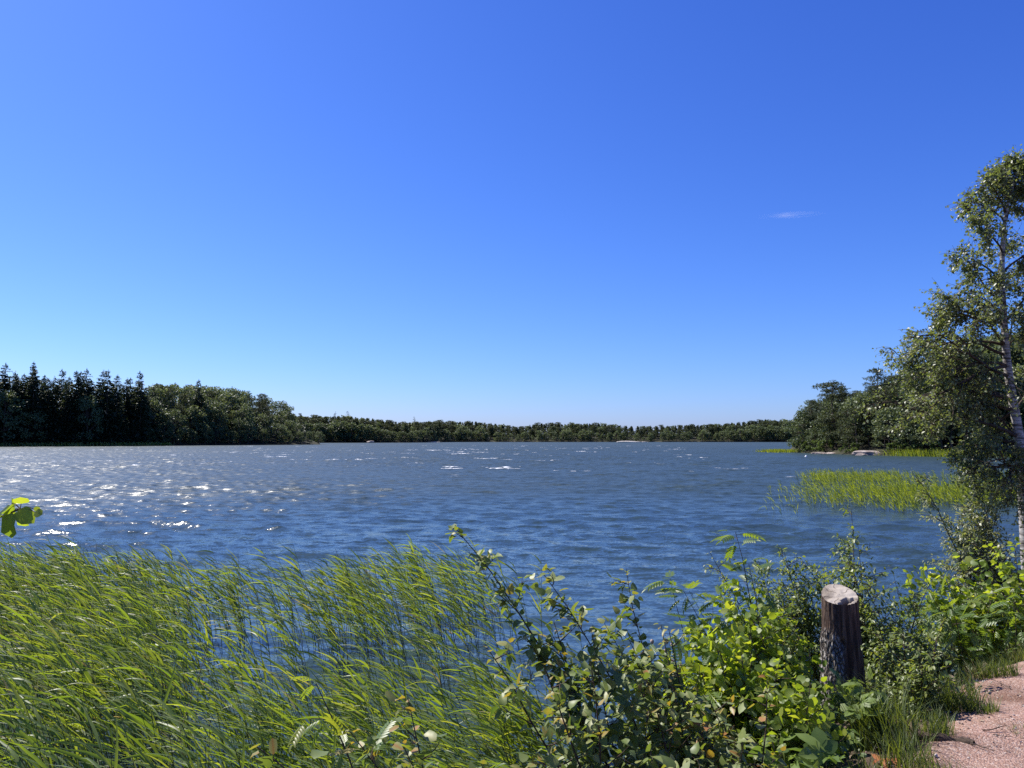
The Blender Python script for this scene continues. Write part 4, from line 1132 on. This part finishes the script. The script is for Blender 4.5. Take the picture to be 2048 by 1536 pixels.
# pale dead limb
s = trunk[8]; e = at(1950, 846, bt + .2) - O
P = np.stack([s * (1 - u) + e * u + UP * .05 * math.sin(u * 9) for u in np.linspace(0, 1, 9)]); 
gd = Geo(); tubes(gd, P, np.linspace(.022, .006, 9), 6)
pos0, dir0 = np.array(tw_p), np.array(tw_d)
n = len(pos0)
TL = .22
tip = pos0 + nrm(dir0 + rand_dirs(r, n) * .8 + np.array([-.25, 0, -.35])) * TL * r.uniform(.5, 1.3, (n, 1))
tubes(gb, np.stack([pos0, (pos0 + tip) / 2 + UP * .02, tip], 1), np.array([.0025, .002, .0012]), 3)
per = 5
u = r.random((n, per, 1)) * .95 + .08
lp = (pos0[:, None] * (1 - u) + tip[:, None] * u).reshape(-1, 3) + r.normal(0, .018, (n * per, 3))
m_ = len(lp)
d = nrm(rand_dirs(r, m_) + np.array([-.45, 0, -.45]))
inst(gl, T_SMALL, lp, frames(d, UP * .3 + SUNV * .7 + rand_dirs(r, m_) * .85), r.uniform(.034, .060, m_), np.clip(r.normal(.48, .2, m_), 0, 1))
gt.obj('trunk', M['birchbark'], root)
gb.obj('branches', M['bark'], root)
gd.obj('dead_limb', M['fencewood'], root)
gl.obj('crown', M['birchleaf'], root)

# ------------------------------------------------------------------ the stump
st = 5.35
sc_ = at(1685, 1190, st)
sx, sy = sc_[0], sc_[1] + .02
sz0 = float(ground_z(sx, sy)) - .08
root = empty('tree_stump', (sx, sy, sz0), 'tall sawn-off tree stump with weathered top beside the path', 'stump')
SH = sc_[2] - sz0
NA_, NZ = 160, 80
ang = np.linspace(0, 2 * math.pi, NA_, endpoint=False); zz = np.linspace(0, 1, NZ)
AA, ZZ = np.meshgrid(ang, zz, indexing='ij')
def stump_r(A, Zn):
    base = np.interp(Zn, [0, .08, .25, .6, 1], [.215, .178, .150, .134, .123])
    lob = 1 + .05 * np.cos(A * 2 + .6) + .035 * np.cos(A * 3 + 2) + .05 * sstep(.35, 0, Zn) * np.cos(A * 5 + 1)
    return base * lob
RRs = stump_r(AA, ZZ)
bare = np.clip(sstep(.15, .55, np.cos(AA - R(-38))) + sstep(.70, .78, ZZ + .04 * np.sin(AA * 3)) * .9 , 0, 1)
plates = .006 * vnoise(AA * 7.2, ZZ * 11, 5) + .007 * vnoise(AA * 17, ZZ * 26, 6)
RRs = RRs + plates * (1 - bare) - .010 * bare + .003 * vnoise(AA * 22, ZZ * 6, 8) * bare
knot = np.exp(-(((AA - R(250)) / .16) ** 2 + ((ZZ - .70) / .035) ** 2)); RRs = RRs - .03 * knot
def ztop(x, y): return SH + .47 * y + .10 * x                      # the saw cut slopes towards the path
X_, Y_ = RRs * np.cos(AA) - .015 * ZZ, RRs * np.sin(AA)
Z_ = ZZ * ztop(X_, Y_)
g = Geo(); i = np.arange(NA_ * NZ).reshape(NA_, NZ); nx = np.roll(i, -1, 0)
g.add(np.stack([X_, Y_, Z_], -1), np.stack([i[:, :-1], nx[:, :-1], nx[:, 1:], i[:, 1:]], -1).reshape(-1, 4), bare.ravel())
g.obj('bark', M['stumpbark'], root)
g = Geo(); NRk = 44
qq = np.linspace(0.02, 1, NRk)
rim = RRs[:, -1]
A2, Q2 = np.meshgrid(ang, qq, indexing='ij')
xt = (rim[:, None] * Q2) * np.cos(A2) - .015; yt = (rim[:, None] * Q2) * np.sin(A2)
zt = ztop(xt, yt) + .003 * vnoise(xt * 40, yt * 40, 9)
hx, hy = .030, -.062                                               # rotted hollow near the front edge
hol = sstep(1.0, .45, np.hypot((xt - hx) / .060, (yt - hy) / .030) + .35 * vnoise(xt * 45, yt * 45, 10))
hol = np.maximum(hol, sstep(1, .4, np.hypot((xt + .030) / .040, (yt + .088) / .013) + .3 * vnoise(xt * 60, yt * 60, 12)))
crk = np.zeros_like(A2)
for ca_, cl_ in ((.4, .9), (1.5, .6), (2.35, .95), (3.3, .7), (4.05, .8), (5.6, .65)):
    dd_ = np.abs((A2 - ca_ - .10 * np.sin(Q2 * 9 + ca_) + math.pi) % (2 * math.pi) - math.pi) * Q2
    crk = np.maximum(crk, sstep(.045, .012, dd_) * sstep(cl_, cl_ - .2, 1 - Q2 + .05) * .75)
zt = zt - .06 * hol * sstep(1.02, .93, Q2)
i = np.arange(NA_ * NRk).reshape(NA_, NRk); nx = np.roll(i, -1, 0)
g.add(np.stack([xt, yt, zt], -1), np.stack([i[:, :-1], i[:, 1:], nx[:, 1:], nx[:, :-1]], -1).reshape(-1, 4), np.clip(np.maximum(hol * 1.2, crk), 0, 1).ravel())
g.obj('sawn_top', M['stumptop'], root)

# ------------------------------------------------------------------ reeds
def reed_geo(base, H, r, nleaf=8, kseg=6, sides=4, wmul=1.0, wind=1.0, fold=.25, Ls=(.22, .40)):
    """base (n,3), H (n,) -> stem Geo, leaf Geo"""
    n = len(base); gs, gl = Geo(), Geo()
    k = 7; s = np.linspace(0, 1, k)
    ln = H * r.normal(.22, .10, n) * wind; ly = H * r.normal(.0, .07, n)
    crv = .35 * s + .65 * s ** 2
    P = base[:, None] + np.stack([-ln[:, None] * crv, ly[:, None] * crv, H[:, None] * s - .04 * H[:, None] * s ** 3], -1)
    tubes(gs, P, np.linspace(.0036, .0014, k)[None] * wmul * np.ones((n, 1)), sides, np.clip(r.normal(.4, .2, n), 0, 1))
    for j in range(nleaf):
        u = np.clip(.30 + .68 * (j + r.random(n) * .6) / nleaf, 0, .99)
        kk = u * (k - 1); k0 = kk.astype(int); f = (kk - k0)[:, None]
        ar = np.arange(n)
        p0 = P[ar, k0] * (1 - f) + P[ar, np.minimum(k0 + 1, k - 1)] * f
        tg = nrm(P[ar, np.minimum(k0 + 1, k - 1)] - P[ar, k0])
        L = r.uniform(Ls[0], Ls[1], n) * np.interp(u, [.3, .6, 1], [.75, 1.1, .75])
        sidev = np.stack([r.normal(-.25, .30, n), r.normal(0, .40, n) + (.25 if j % 2 else -.25), np.zeros(n)], -1)
        d = nrm(tg * 1.0 + sidev * .7 + np.array([-.15 * wind, 0, 0]))
        wd = np.stack([-np.ones(n) * wind, r.normal(-.12, .28, n), r.normal(-.02, .26, n)], -1)
        pts = [p0]
        stiff = (r.random(n) ** 1.2)[:, None] * .9 + .08
        for q in range(1, kseg):
            v = q / (kseg - 1)
            dd = nrm(d * (1 - .9 * v ** .7 * stiff) + wd * (.2 + 1.3 * v ** .7) * stiff + np.array([0, 0, -.50]) * v ** 2 * r.uniform(-.2, 1.0, (n, 1)))
            pts.append(pts[-1] + dd * (L / (kseg - 1))[:, None])
        LPt = np.stack(pts, 1)
        T = nrm(np.gradient(LPt, axis=1))
        roll = nrm(UP + rand_dirs(r, n) * .9)
        sd = nrm(np.cross(T, roll[:, None]))
        prof = np.interp(np.linspace(0, 1, kseg), [0, .15, .4, .7, 1], [.55, .95, 1, .62, .04])
        wdt = r.uniform(.011, .0215, n)[:, None] * prof[None] * wmul
        t = np.clip(r.normal(.50, .17, n) + .12 * (u - .6), 0, .93)
        t = np.where((r.random(n) < .035) & (u < .5), .99, t)
        strips(gl, LPt, wdt, sd, t, fold)
    return gs, gl

rr_ = np.random.default_rng(314)
def scatter(xr, yr, dens, fn):
    n = int((xr[1] - xr[0]) * (yr[1] - yr[0]) * dens)
    x, y = rr_.uniform(*xr, n), rr_.uniform(*yr, n)
    keep = rr_.random(n) < fn(x, y)
    return x[keep], y[keep]
def bed(x, y):
    px = 1024 + F2048 * x / y + 70 * vnoise(x * .55, y * .45, 79) + 40 * vnoise(x * 1.6, y * 1.2, 80)
    far = np.interp(px, [-200, 0, 300, 420, 520, 640, 740, 860, 960, 1060, 1200, 1300], [12.2, 12.0, 11.6, 11.0, 10.6, 10.6, 11.2, 11.8, 11.6, 10.2, 8.6, 7.4]) + .5 * vnoise(x * 1.4, y * .5, 71)
    d = land_d(x, y)
    p = sstep(0, .5, far - y) * sstep(.75, .2, d)
    # density by place
    dn = np.interp(px, [0, 200, 320, 430, 560, 700, 820, 900, 1000, 1100, 1220, 1300], [.9, .86, .78, .66, .54, .54, .62, .58, .34, .20, .12, .0])
    back = sstep(8.4, 9.6, y)                                   # the outer belt; a thin open strip lies inside it
    dn = dn * (1 - (1 - (.30 + .70 * back)) * sstep(240, 600, px))
    gap = np.exp(-(((px - 540) / 120) ** 2 + ((y - 8.9) / 1.1) ** 2))
    dn = dn * (1 - .85 * gap)
    dn = dn * np.clip(.75 + .6 * vnoise(x * .9, y * .9, 72), .10, 1)
    near = sstep(7.0, 6.2, y + .5 * vnoise(x * 1.5, y * 0, 73))
    dn = np.maximum(dn, near * np.interp(px, [0, 600, 760, 1080, 1180, 1240], [.36, .40, .75, .8, .35, 0]))
    return p * dn
x, y = scatter((-13, 2.6), (2.6, 12.6), 92, bed)
ok = np.abs(x) < .78 * y + 1.2
x, y = x[ok], y[ok]
d = land_d(x, y)
zb = np.minimum(ground_z(x, y), .6)
pxr = 1024 + F2048 * x / y
H = rr_.normal(1.08, .11, len(x)) * np.interp(y, [3, 5, 8, 12], [1.0, .98, 1.0, .98]) * np.where(y < 7.2, np.interp(pxr, [350, 620, 760, 960, 1100, 1250], [1, .86, .78, .72, .66, .6]), 1)
shore = sstep(-1.2, .3, d) * (pxr > 700)
H = H * (1 - .25 * shore)
zb = np.maximum(zb, -.15); H = np.maximum(H, .35) - np.minimum(zb, 0)
base = np.stack([x, y, zb], -1)
order = np.argsort(np.hypot(x, y))
# the nearest 300 stand as single stalks, copied from two dozen grown ones
NSING = 300
vis = [k for k in order if abs(x[k]) < .70 * y[k] and y[k] > 3.3][:NSING]
single = np.zeros(len(x), bool); single[vis] = True
gs, gl = reed_geo(base[~single], H[~single], np.random.default_rng(41), nleaf=9)
tag(gs.obj('reed_stems', M['reedstem']), 'thin green stalks of the big reed bed standing in the water', 'reeds', kind='stuff')
tag(gl.obj('reed_bed', M['reed']), 'big bed of wind-blown green reeds in front of the bank', 'reeds', kind='stuff')
RV = []
for q in range(24):
    r = np.random.default_rng(900 + q)
    gs, gl = reed_geo(np.zeros((1, 3)), np.array([1.2]), r, nleaf=9, kseg=9, sides=6, Ls=(.26, .46))
    s = gs.obj('reed_stalk', M['reedstem']); gl.obj('blades', M['reed'], s)
    tag(s, 'tall green reed stalk with streaming blades at the near edge of the reed bed', 'reed', 'nearest reed stalks')
    RV.append(s)
KR = Kind(RV)
for k in vis:
    KR.put(tuple(base[k]), rr_.normal(0, .22), (1, 1, H[k] / 1.2))

dk = rr_.random(len(x)) < .07
xd = base[dk] + np.concatenate([rr_.normal(0, .05, (dk.sum(), 2)), np.zeros((dk.sum(), 1))], 1); nd_ = len(xd)
Hd = rr_.uniform(.35, 1.1, nd_) * H[dk]
ud = np.linspace(0, 1, 5)
Pd = xd[:, None] + np.stack([(rr_.normal(-.15, .28, nd_) * Hd)[:, None] * ud, (rr_.normal(0, .22, nd_) * Hd)[:, None] * ud, Hd[:, None] * ud], -1)
g = Geo(); tubes(g, Pd, np.linspace(.0034, .002, 5), 4, np.clip(rr_.normal(.6, .25, nd_), 0, 1))
tag(g.obj('dead_reed_stems', M['deadreed']), 'dry straw-coloured stalks of last year among the green reeds', 'reeds', kind='stuff')

# bay reeds
def bayfn(x, y):
    px = 1024 + F2048 * x / y
    front = sstep(27.2, 28.8, y - 1.2 * vnoise(x * .7, y * 0, 75)) * sstep(37.5, 35, y + 1.5 * vnoise(x * .5, y * 0, 76)) * np.interp(px, [1560, 1600, 1660, 1720, 1850, 2300], [0, .22, .6, 1, 1, 1])
    front *= np.clip(.7 + .7 * vnoise(x * .55, y * .4, 77), .08, 1)
    back = sstep(39, 42, y) * sstep(52, 48, y) * np.interp(px, [1590, 1640, 1760, 1850, 2300], [0, .5, .45, .22, .3]) * np.clip(.35 + 1.1 * vnoise(x * .45, y * .25, 78), 0, 1)
    lone = .02 * ((px > 1520) & (px < 1650) & (y < 40))
    return np.maximum(np.maximum(front, back), lone)
xb, yb = scatter((9, 42), (26, 53), 34, bayfn)
ok = xb < .80 * yb + 2; xb, yb = xb[ok], yb[ok]
Hb = rr_.normal(.68, .12, len(xb)) * np.interp(yb, [27, 30, 38, 50], [.75, 1.0, 1.0, .95])
gs, gl = reed_geo(np.stack([xb, yb, np.full(len(xb), -.1)], -1), np.maximum(Hb, .3) + .1, np.random.default_rng(43), nleaf=6, kseg=4, sides=3, wmul=1.15, wind=.42, fold=0, Ls=(.20, .38))
tag(gl.obj('bay_reeds', M['reedfar']), 'fresh green reed patch standing in the water of the bay', 'reeds', kind='stuff')
tag(gs.obj('bay_reed_stems', M['reedstem']), 'stalks of the reed patch in the bay', 'reeds', kind='stuff')

# ------------------------------------------------------------------ grass and undergrowth on the bank
def blades(g, x, y, H, r, w=.005, lean=-.18, bend=.5, kseg=5, tint=(.5, .2), z=None):
    n = len(x); s = np.linspace(0, 1, kseg)
    z = ground_z(x, y) - .01 if z is None else z
    a = r.random(n) * 6.283; b = H * np.abs(r.normal(bend, .22, n))
    dx = np.cos(a) * b + lean * H; dy = np.sin(a) * b
    P = np.stack([x[:, None] + dx[:, None] * s ** 1.8, y[:, None] + dy[:, None] * s ** 1.8, z[:, None] + H[:, None] * (s - .22 * s ** 3 * np.clip(b / H, 0, 1)[:, None])], -1)
    sd = np.broadcast_to(nrm(np.stack([-np.sin(a) + r.normal(0, .3, n), np.cos(a), 0 * a], -1))[:, None], P.shape)
    prof = np.interp(s, [0, .4, 1], [.8, 1, .05])
    strips(g, P, w * r.uniform(.6, 1.4, n)[:, None] * prof[None], sd, np.clip(r.normal(tint[0], tint[1], n), 0, 1))

def verge(x, y):
    v, _ = path_off(x, y)
    d = land_d(x, y)
    p = sstep(-.22, .05, v + .14 * vnoise(x * 3, y * 3, 81)) * sstep(1.5, .5, v) * (d > .2)
    return p * np.clip(.45 + .8 * vnoise(x * 1.6, y * 1.6, 82), .05, 1)
gx_, gy_ = scatter((.3, 7.5), (1.8, 9.5), 190, verge)
r = np.random.default_rng(84); g = Geo()
v, _ = path_off(gx_, gy_)
blades(g, gx_, gy_, np.clip(r.normal(.13, .05, len(gx_)), .04, .3) * np.interp(v, [-.2, .2, .8], [.5, .8, 1.1]), r, .0045, tint=(.62, .25))
# thin grass between the shrubs and down the bank
bx_, by_ = scatter((-2.2, 5), (1.8, 8), 70, lambda x, y: ((land_d(x, y) > -.1) & (path_off(x, y)[0] > .3)) * .9)
blades(g, bx_, by_, np.clip(r.normal(.30, .10, len(bx_)), .08, .6), r, .0055, tint=(.5, .2))
# sparse stray blades in the gravel
px_, py_ = scatter((1, 7), (2, 8), 26, lambda x, y: (path_off(x, y)[0] < 0) * (path_off(x, y)[1] > -1.2) * sstep(-.9, -.05, path_off(x, y)[0]) * .8)
blades(g, px_, py_, np.clip(r.normal(.055, .02, len(px_)), .02, .12), r, .0035, tint=(.62, .25))
tag(g.obj('grass', M['grass']), 'thin green and straw-coloured grass along the bank and path verge', kind='stuff')

def tuft(px, t, H, n, rad, lab, seed, tint=(.45, .16), lean=-.15):
    x0, y0 = G(px, t)
    r = np.random.default_rng(seed); g = Geo()
    q = rad * np.sqrt(r.random(n)); a = r.random(n) * 6.283
    x, y = q * np.cos(a), q * np.sin(a)
    z0 = float(ground_z(x0, y0))
    blades(g, x, y, H * r.uniform(.55, 1.1, n), r, .0045, lean=lean, bend=.45, kseg=6, tint=tint, z=ground_z(x0 + x, y0 + y) - z0 - .01)
    o = g.obj('grass_tuft', M['grass']); o.location = (x0, y0, z0)
    return tag(o, lab, 'grass tuft')
tuft(1992, 5.75, .20, 260, .13, 'rounded fine grass tuft alone at the edge of the gravel', 1)
tuft(1945, 5.85, .17, 180, .11, 'brownish grass tuft next to the rounded one', 2, (.68, .2))
tuft(1905, 5.0, .30, 320, .15, 'tall bright grass tuft leaning over the path edge', 3)
tuft(1950, 4.85, .15, 160, .10, 'short leafy grass tuft reaching farthest onto the path', 4)
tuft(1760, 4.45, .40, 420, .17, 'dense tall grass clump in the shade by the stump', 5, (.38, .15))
tuft(1800, 4.05, .24, 200, .13, 'grass clump before the dark log', 6)
tuft(1860, 4.5, .20, 170, .12, 'grass clump in the middle of the verge', 7)
tuft(2035, 6.55, .26, 320, .18, 'straw-tinted grass clump at the far bend of the path', 8, (.60, .22))
tuft(2070, 6.4, .24, 260, .16, 'grass clump just past the far bend, cut by the view edge', 9, (.55, .22))
tuft(1850, 3.85, .16, 200, .16, 'sprawling straw-coloured grass tuft on the gravel', 10, (.70, .2), -.3)
tuft(1905, 3.75, .13, 150, .14, 'flattened pale grass tuft nearest on the path', 11, (.72, .2), -.35)
tuft(2042, 4.45, .07, 120, .09, 'tiny grass tuft growing in the open gravel', 12)
tuft(1700, 3.9, .20, 160, .15, 'fresh grass clump under the raspberry leaves', 13)

# undergrowth: low leafy plants under the shrubs
def ug(x, y):
    v, _ = path_off(x, y); d = land_d(x, y)
    return np.maximum(sstep(.15, .5, v), .10 * sstep(-.35, .15, v)) * sstep(.1, .5, d) * (x > -.6) * np.clip(.6 + .6 * vnoise(x * 2, y * 2, 91), .1, 1)
ux, uy = scatter((-.6, 6.5), (2.0, 8.6), 700, ug)
r = np.random.default_rng(92); n = len(ux)
hz = np.abs(r.normal(.10, .07, n)) + .02
dirs = nrm(np.stack([r.normal(-.2, 1, n), r.normal(0, 1, n), r.normal(.15, .3, n)], -1))
g = Geo()
pos = np.stack([ux, uy, ground_z(ux, uy) + hz], -1)
inst(g, T_OVAL, pos, frames(dirs, UP + rand_dirs(r, n) * .5), r.uniform(.025, .065, n), np.clip(r.normal(.5, .22, n), 0, 1))
lx, ly_ = scatter((-.6, 6.5), (2.0, 8.6), 30, ug); n2 = len(lx)
pos2 = np.stack([lx, ly_, ground_z(lx, ly_) + np.abs(r.normal(.12, .06, n2))], -1)
inst(g, T_RASP, pos2, frames(nrm(np.stack([r.normal(-.2, 1, n2), r.normal(0, 1, n2), r.normal(.1, .2, n2)], -1)), UP + rand_dirs(r, n2) * .3), r.uniform(.07, .13, n2), np.clip(r.normal(.55, .2, n2), 0, .95))
tag(g.obj('undergrowth', M['under']), 'low mixed leaves covering the ground under the shrubs', kind='stuff')

# loose gravel, twigs, dead leaves, log
r = np.random.default_rng(95)
gx2, gy2 = scatter((1, 8), (2.5, 8.5), 420, lambda x, y: (path_off(x, y)[0] < .15) * (path_off(x, y)[1] > -1.2) * np.clip(.5 + .6 * vnoise(x * 2, y * 2, 96), .1, 1))
n = len(gx2)
octv = np.array([(1, 0, 0), (0, 1, 0), (-1, 0, 0), (0, -1, 0), (0, 0, .8), (0, 0, -.8)], float)
octf = [np.array([(0, 1, 4), (1, 2, 4), (2, 3, 4), (3, 0, 4), (1, 0, 5), (2, 1, 5), (3, 2, 5), (0, 3, 5)])]
g = Geo()
inst(g, (octv, octf), np.stack([gx2, gy2, ground_z(gx2, gy2) + .024], -1), frames(rand_dirs(r, n), rand_dirs(r, n)), (.0035 + .0075 * r.random(n) ** 3) * np.where(r.random(n) < .03, 2.0, 1), r.random(n))
tag(g.obj('loose_gravel', M['pebble'], smooth=False), 'loose pale grit lying on the path', kind='stuff')
qx, qy = scatter((1, 8), (2.5, 8.5), 60, lambda x, y: np.exp(-((path_off(x, y)[0] + .02) / .22) ** 2))
n = len(qx); g = Geo()
inst(g, T_OVAL, np.stack([qx, qy, ground_z(qx, qy) + .026], -1), frames(nrm(r.normal(size=(n, 3)) * [1, 1, .15]), UP + rand_dirs(r, n) * .35), r.uniform(.012, .040, n), r.random(n))
tag(g.obj('leaf_litter', M['deadreed']), 'dry straw and leaf scraps gathered along the path edge', kind='stuff')
def twig(px, py, L, rz, lab, seed, rad=.004):
    t = (EYE - 1.0) / -(sT + (768 - py) / F2048 * cT)
    p = at(px, py, t); z = float(ground_z(p[0], p[1])) + .03
    r = np.random.default_rng(seed); g = Geo()
    P = shoot(r, (0, 0, 0), (math.cos(rz), math.sin(rz), .06), L, 7, 0, .0, .22); P[:, 2] = np.abs(P[:, 2]) * .4; tubes(g, P, np.linspace(rad, rad * .4, 7), 5)
    P2 = shoot(r, P[3], (math.cos(rz + .8), math.sin(rz + .8), .15), L * .4, 4, 0, 0, .1); P2[:, 2] = np.abs(P2[:, 2]); tubes(g, P2, rad * .4, 4)
    o = g.obj('dry_twig', M['bark']); o.location = (p[0], p[1], z)
    return tag(o, lab, 'twig')
twig(1965, 1455, .16, -.4, 'dark forked twig lying on the gravel by the stray grass', 1)
twig(2020, 1366, .12, 1.2, 'short twig standing out on the open gravel of the bend', 2, .003)
twig(1985, 1462, .10, .1, 'curled twig next to the forked twig', 3, .003)
twig(1940, 1480, .14, -.9, 'bent twig half hidden by grass at the path edge', 4)
lx0, ly0 = G(1888, 3.95)
t_ = (EYE - 1.0) / -(sT + (768 - 1468) / F2048 * cT); p = at(1895, 1468, t_)
log = empty('rotting_log', (p[0], p[1], float(ground_z(p[0], p[1]))), 'short dark rotting log sunk at the edge of the gravel', 'log', None, R(145))
g = Geo(); xl = np.linspace(-.13, .17, 12)
tubes(g, np.stack([xl, .01 * np.sin(xl * 25), .012 + .006 * np.sin(xl * 40)], -1), .026 + .005 * np.sin(xl * 60), 12); g.obj('bark', M['bark'], log)
g = Geo(); aa = np.linspace(0, 6.283, 12, endpoint=False)
g.add(np.concatenate([[[.171, .0, .012]], np.stack([np.full(12, .1705), .024 * np.cos(aa), .012 + .024 * np.sin(aa)], -1)]), np.array([[0, 1 + q, 1 + (q + 1) % 12] for q in range(12)])); g.obj('cut_end', M['treebark'], log)
r = np.random.default_rng(97)
for q in range(9):
    t_ = (EYE - 1.0) / -(sT + (768 - 1515) / F2048 * cT); p = at(1775 + r.normal(0, 22), 1510 + r.normal(0, 14), t_)
    g = Geo(); inst(g, T_OVAL, np.zeros((1, 3)), frames(nrm(r.normal(size=(1, 3)) * [1, 1, .2]), UP[None] + r.normal(0, .3, (1, 3))), np.array([r.uniform(.05, .08)]), r.random())
    o = g.obj('dead_leaf', M['deadleaf']); o.location = (p[0], p[1], float(ground_z(p[0], p[1])) + .03)
    tag(o, 'curled red-brown dead leaf in the verge by the grass clump', 'leaf', 'dead leaves in the verge')

# ------------------------------------------------------------------ thin clouds
def cloud(name, px, py, t, dims, dens, seed, label, rot=0.0):
    m, N, L = new_mat(name + '_vapour')
    tc = N.new('ShaderNodeTexCoord')
    mp = N.new('ShaderNodeMapping'); mp.inputs['Scale'].default_value = (2.0, 2.0, 2.6); mp.inputs['Location'].default_value = (seed, 0, 0)
    L.new(tc.outputs['Generated'], mp.inputs[0])
    n = N.new('ShaderNodeTexNoise'); n.inputs['Scale'].default_value = 1.6; n.inputs['Detail'].default_value = 4; L.new(mp.outputs[0], n.inputs['Vector'])
    # soft edge: distance from the centre of the body
    sub = N.new('ShaderNodeVectorMath'); sub.operation = 'SUBTRACT'; sub.inputs[1].default_value = (.5, .5, .5); L.new(tc.outputs['Generated'], sub.inputs[0])
    le = N.new('ShaderNodeVectorMath'); le.operation = 'LENGTH'; L.new(sub.outputs[0], le.inputs[0])
    mr = N.new('ShaderNodeMapRange'); mr.inputs[1].default_value = .5; mr.inputs[2].default_value = .1; L.new(le.outputs['Value'], mr.inputs[0])
    rp = ramp(N, [(.40, (0, 0, 0)), (.70, (1, 1, 1))]); L.new(n.outputs['Fac'], rp.inputs[0])
    mu = N.new('ShaderNodeMath'); mu.operation = 'MULTIPLY'; L.new(mr.outputs[0], mu.inputs[0]); L.new(rp.outputs[0], mu.inputs[1])
    mu2 = N.new('ShaderNodeMath'); mu2.operation = 'MULTIPLY'; mu2.inputs[1].default_value = dens; L.new(mu.outputs[0], mu2.inputs[0])
    v = N.new('ShaderNodeVolumePrincipled'); v.inputs['Color'].default_value = (.97, .97, 1, 1); v.inputs['Anisotropy'].default_value = .3
    L.new(mu2.outputs[0], v.inputs['Density'])
    o_ = N.new('ShaderNodeOutputMaterial'); L.new(v.outputs[0], o_.inputs['Volume'])
    n1, n2 = 24, 12
    a = np.linspace(0, 2 * math.pi, n1, endpoint=False); b_ = np.linspace(-.5 * math.pi, .5 * math.pi, n2)
    A, B = np.meshgrid(a, b_, indexing='ij')
    V = np.stack([np.cos(A) * np.cos(B), np.sin(A) * np.cos(B), np.sin(B)], -1) * np.array(dims) / 2
    i = np.arange(n1 * n2).reshape(n1, n2); nx = np.roll(i, -1, 0)
    g = Geo(); g.add(V, np.stack([i[:, :-1], nx[:, :-1], nx[:, 1:], i[:, 1:]], -1).reshape(-1, 4))
    ob = g.obj(name, m); ob.location = at(px, py, t); ob.rotation_euler = (0, R(rot), 0)
    return tag(ob, label, 'cloud')
cloud('cloud', 1582, 430, 2600, (260, 60, 20), .010, 1.3, 'single thin white streak of cloud high in the blue sky', -3)
cloud('cloud', 1790, 736, 3200, (120, 60, 50), .006, 4.1, 'faint cloud wisp just above the trees of the headland')
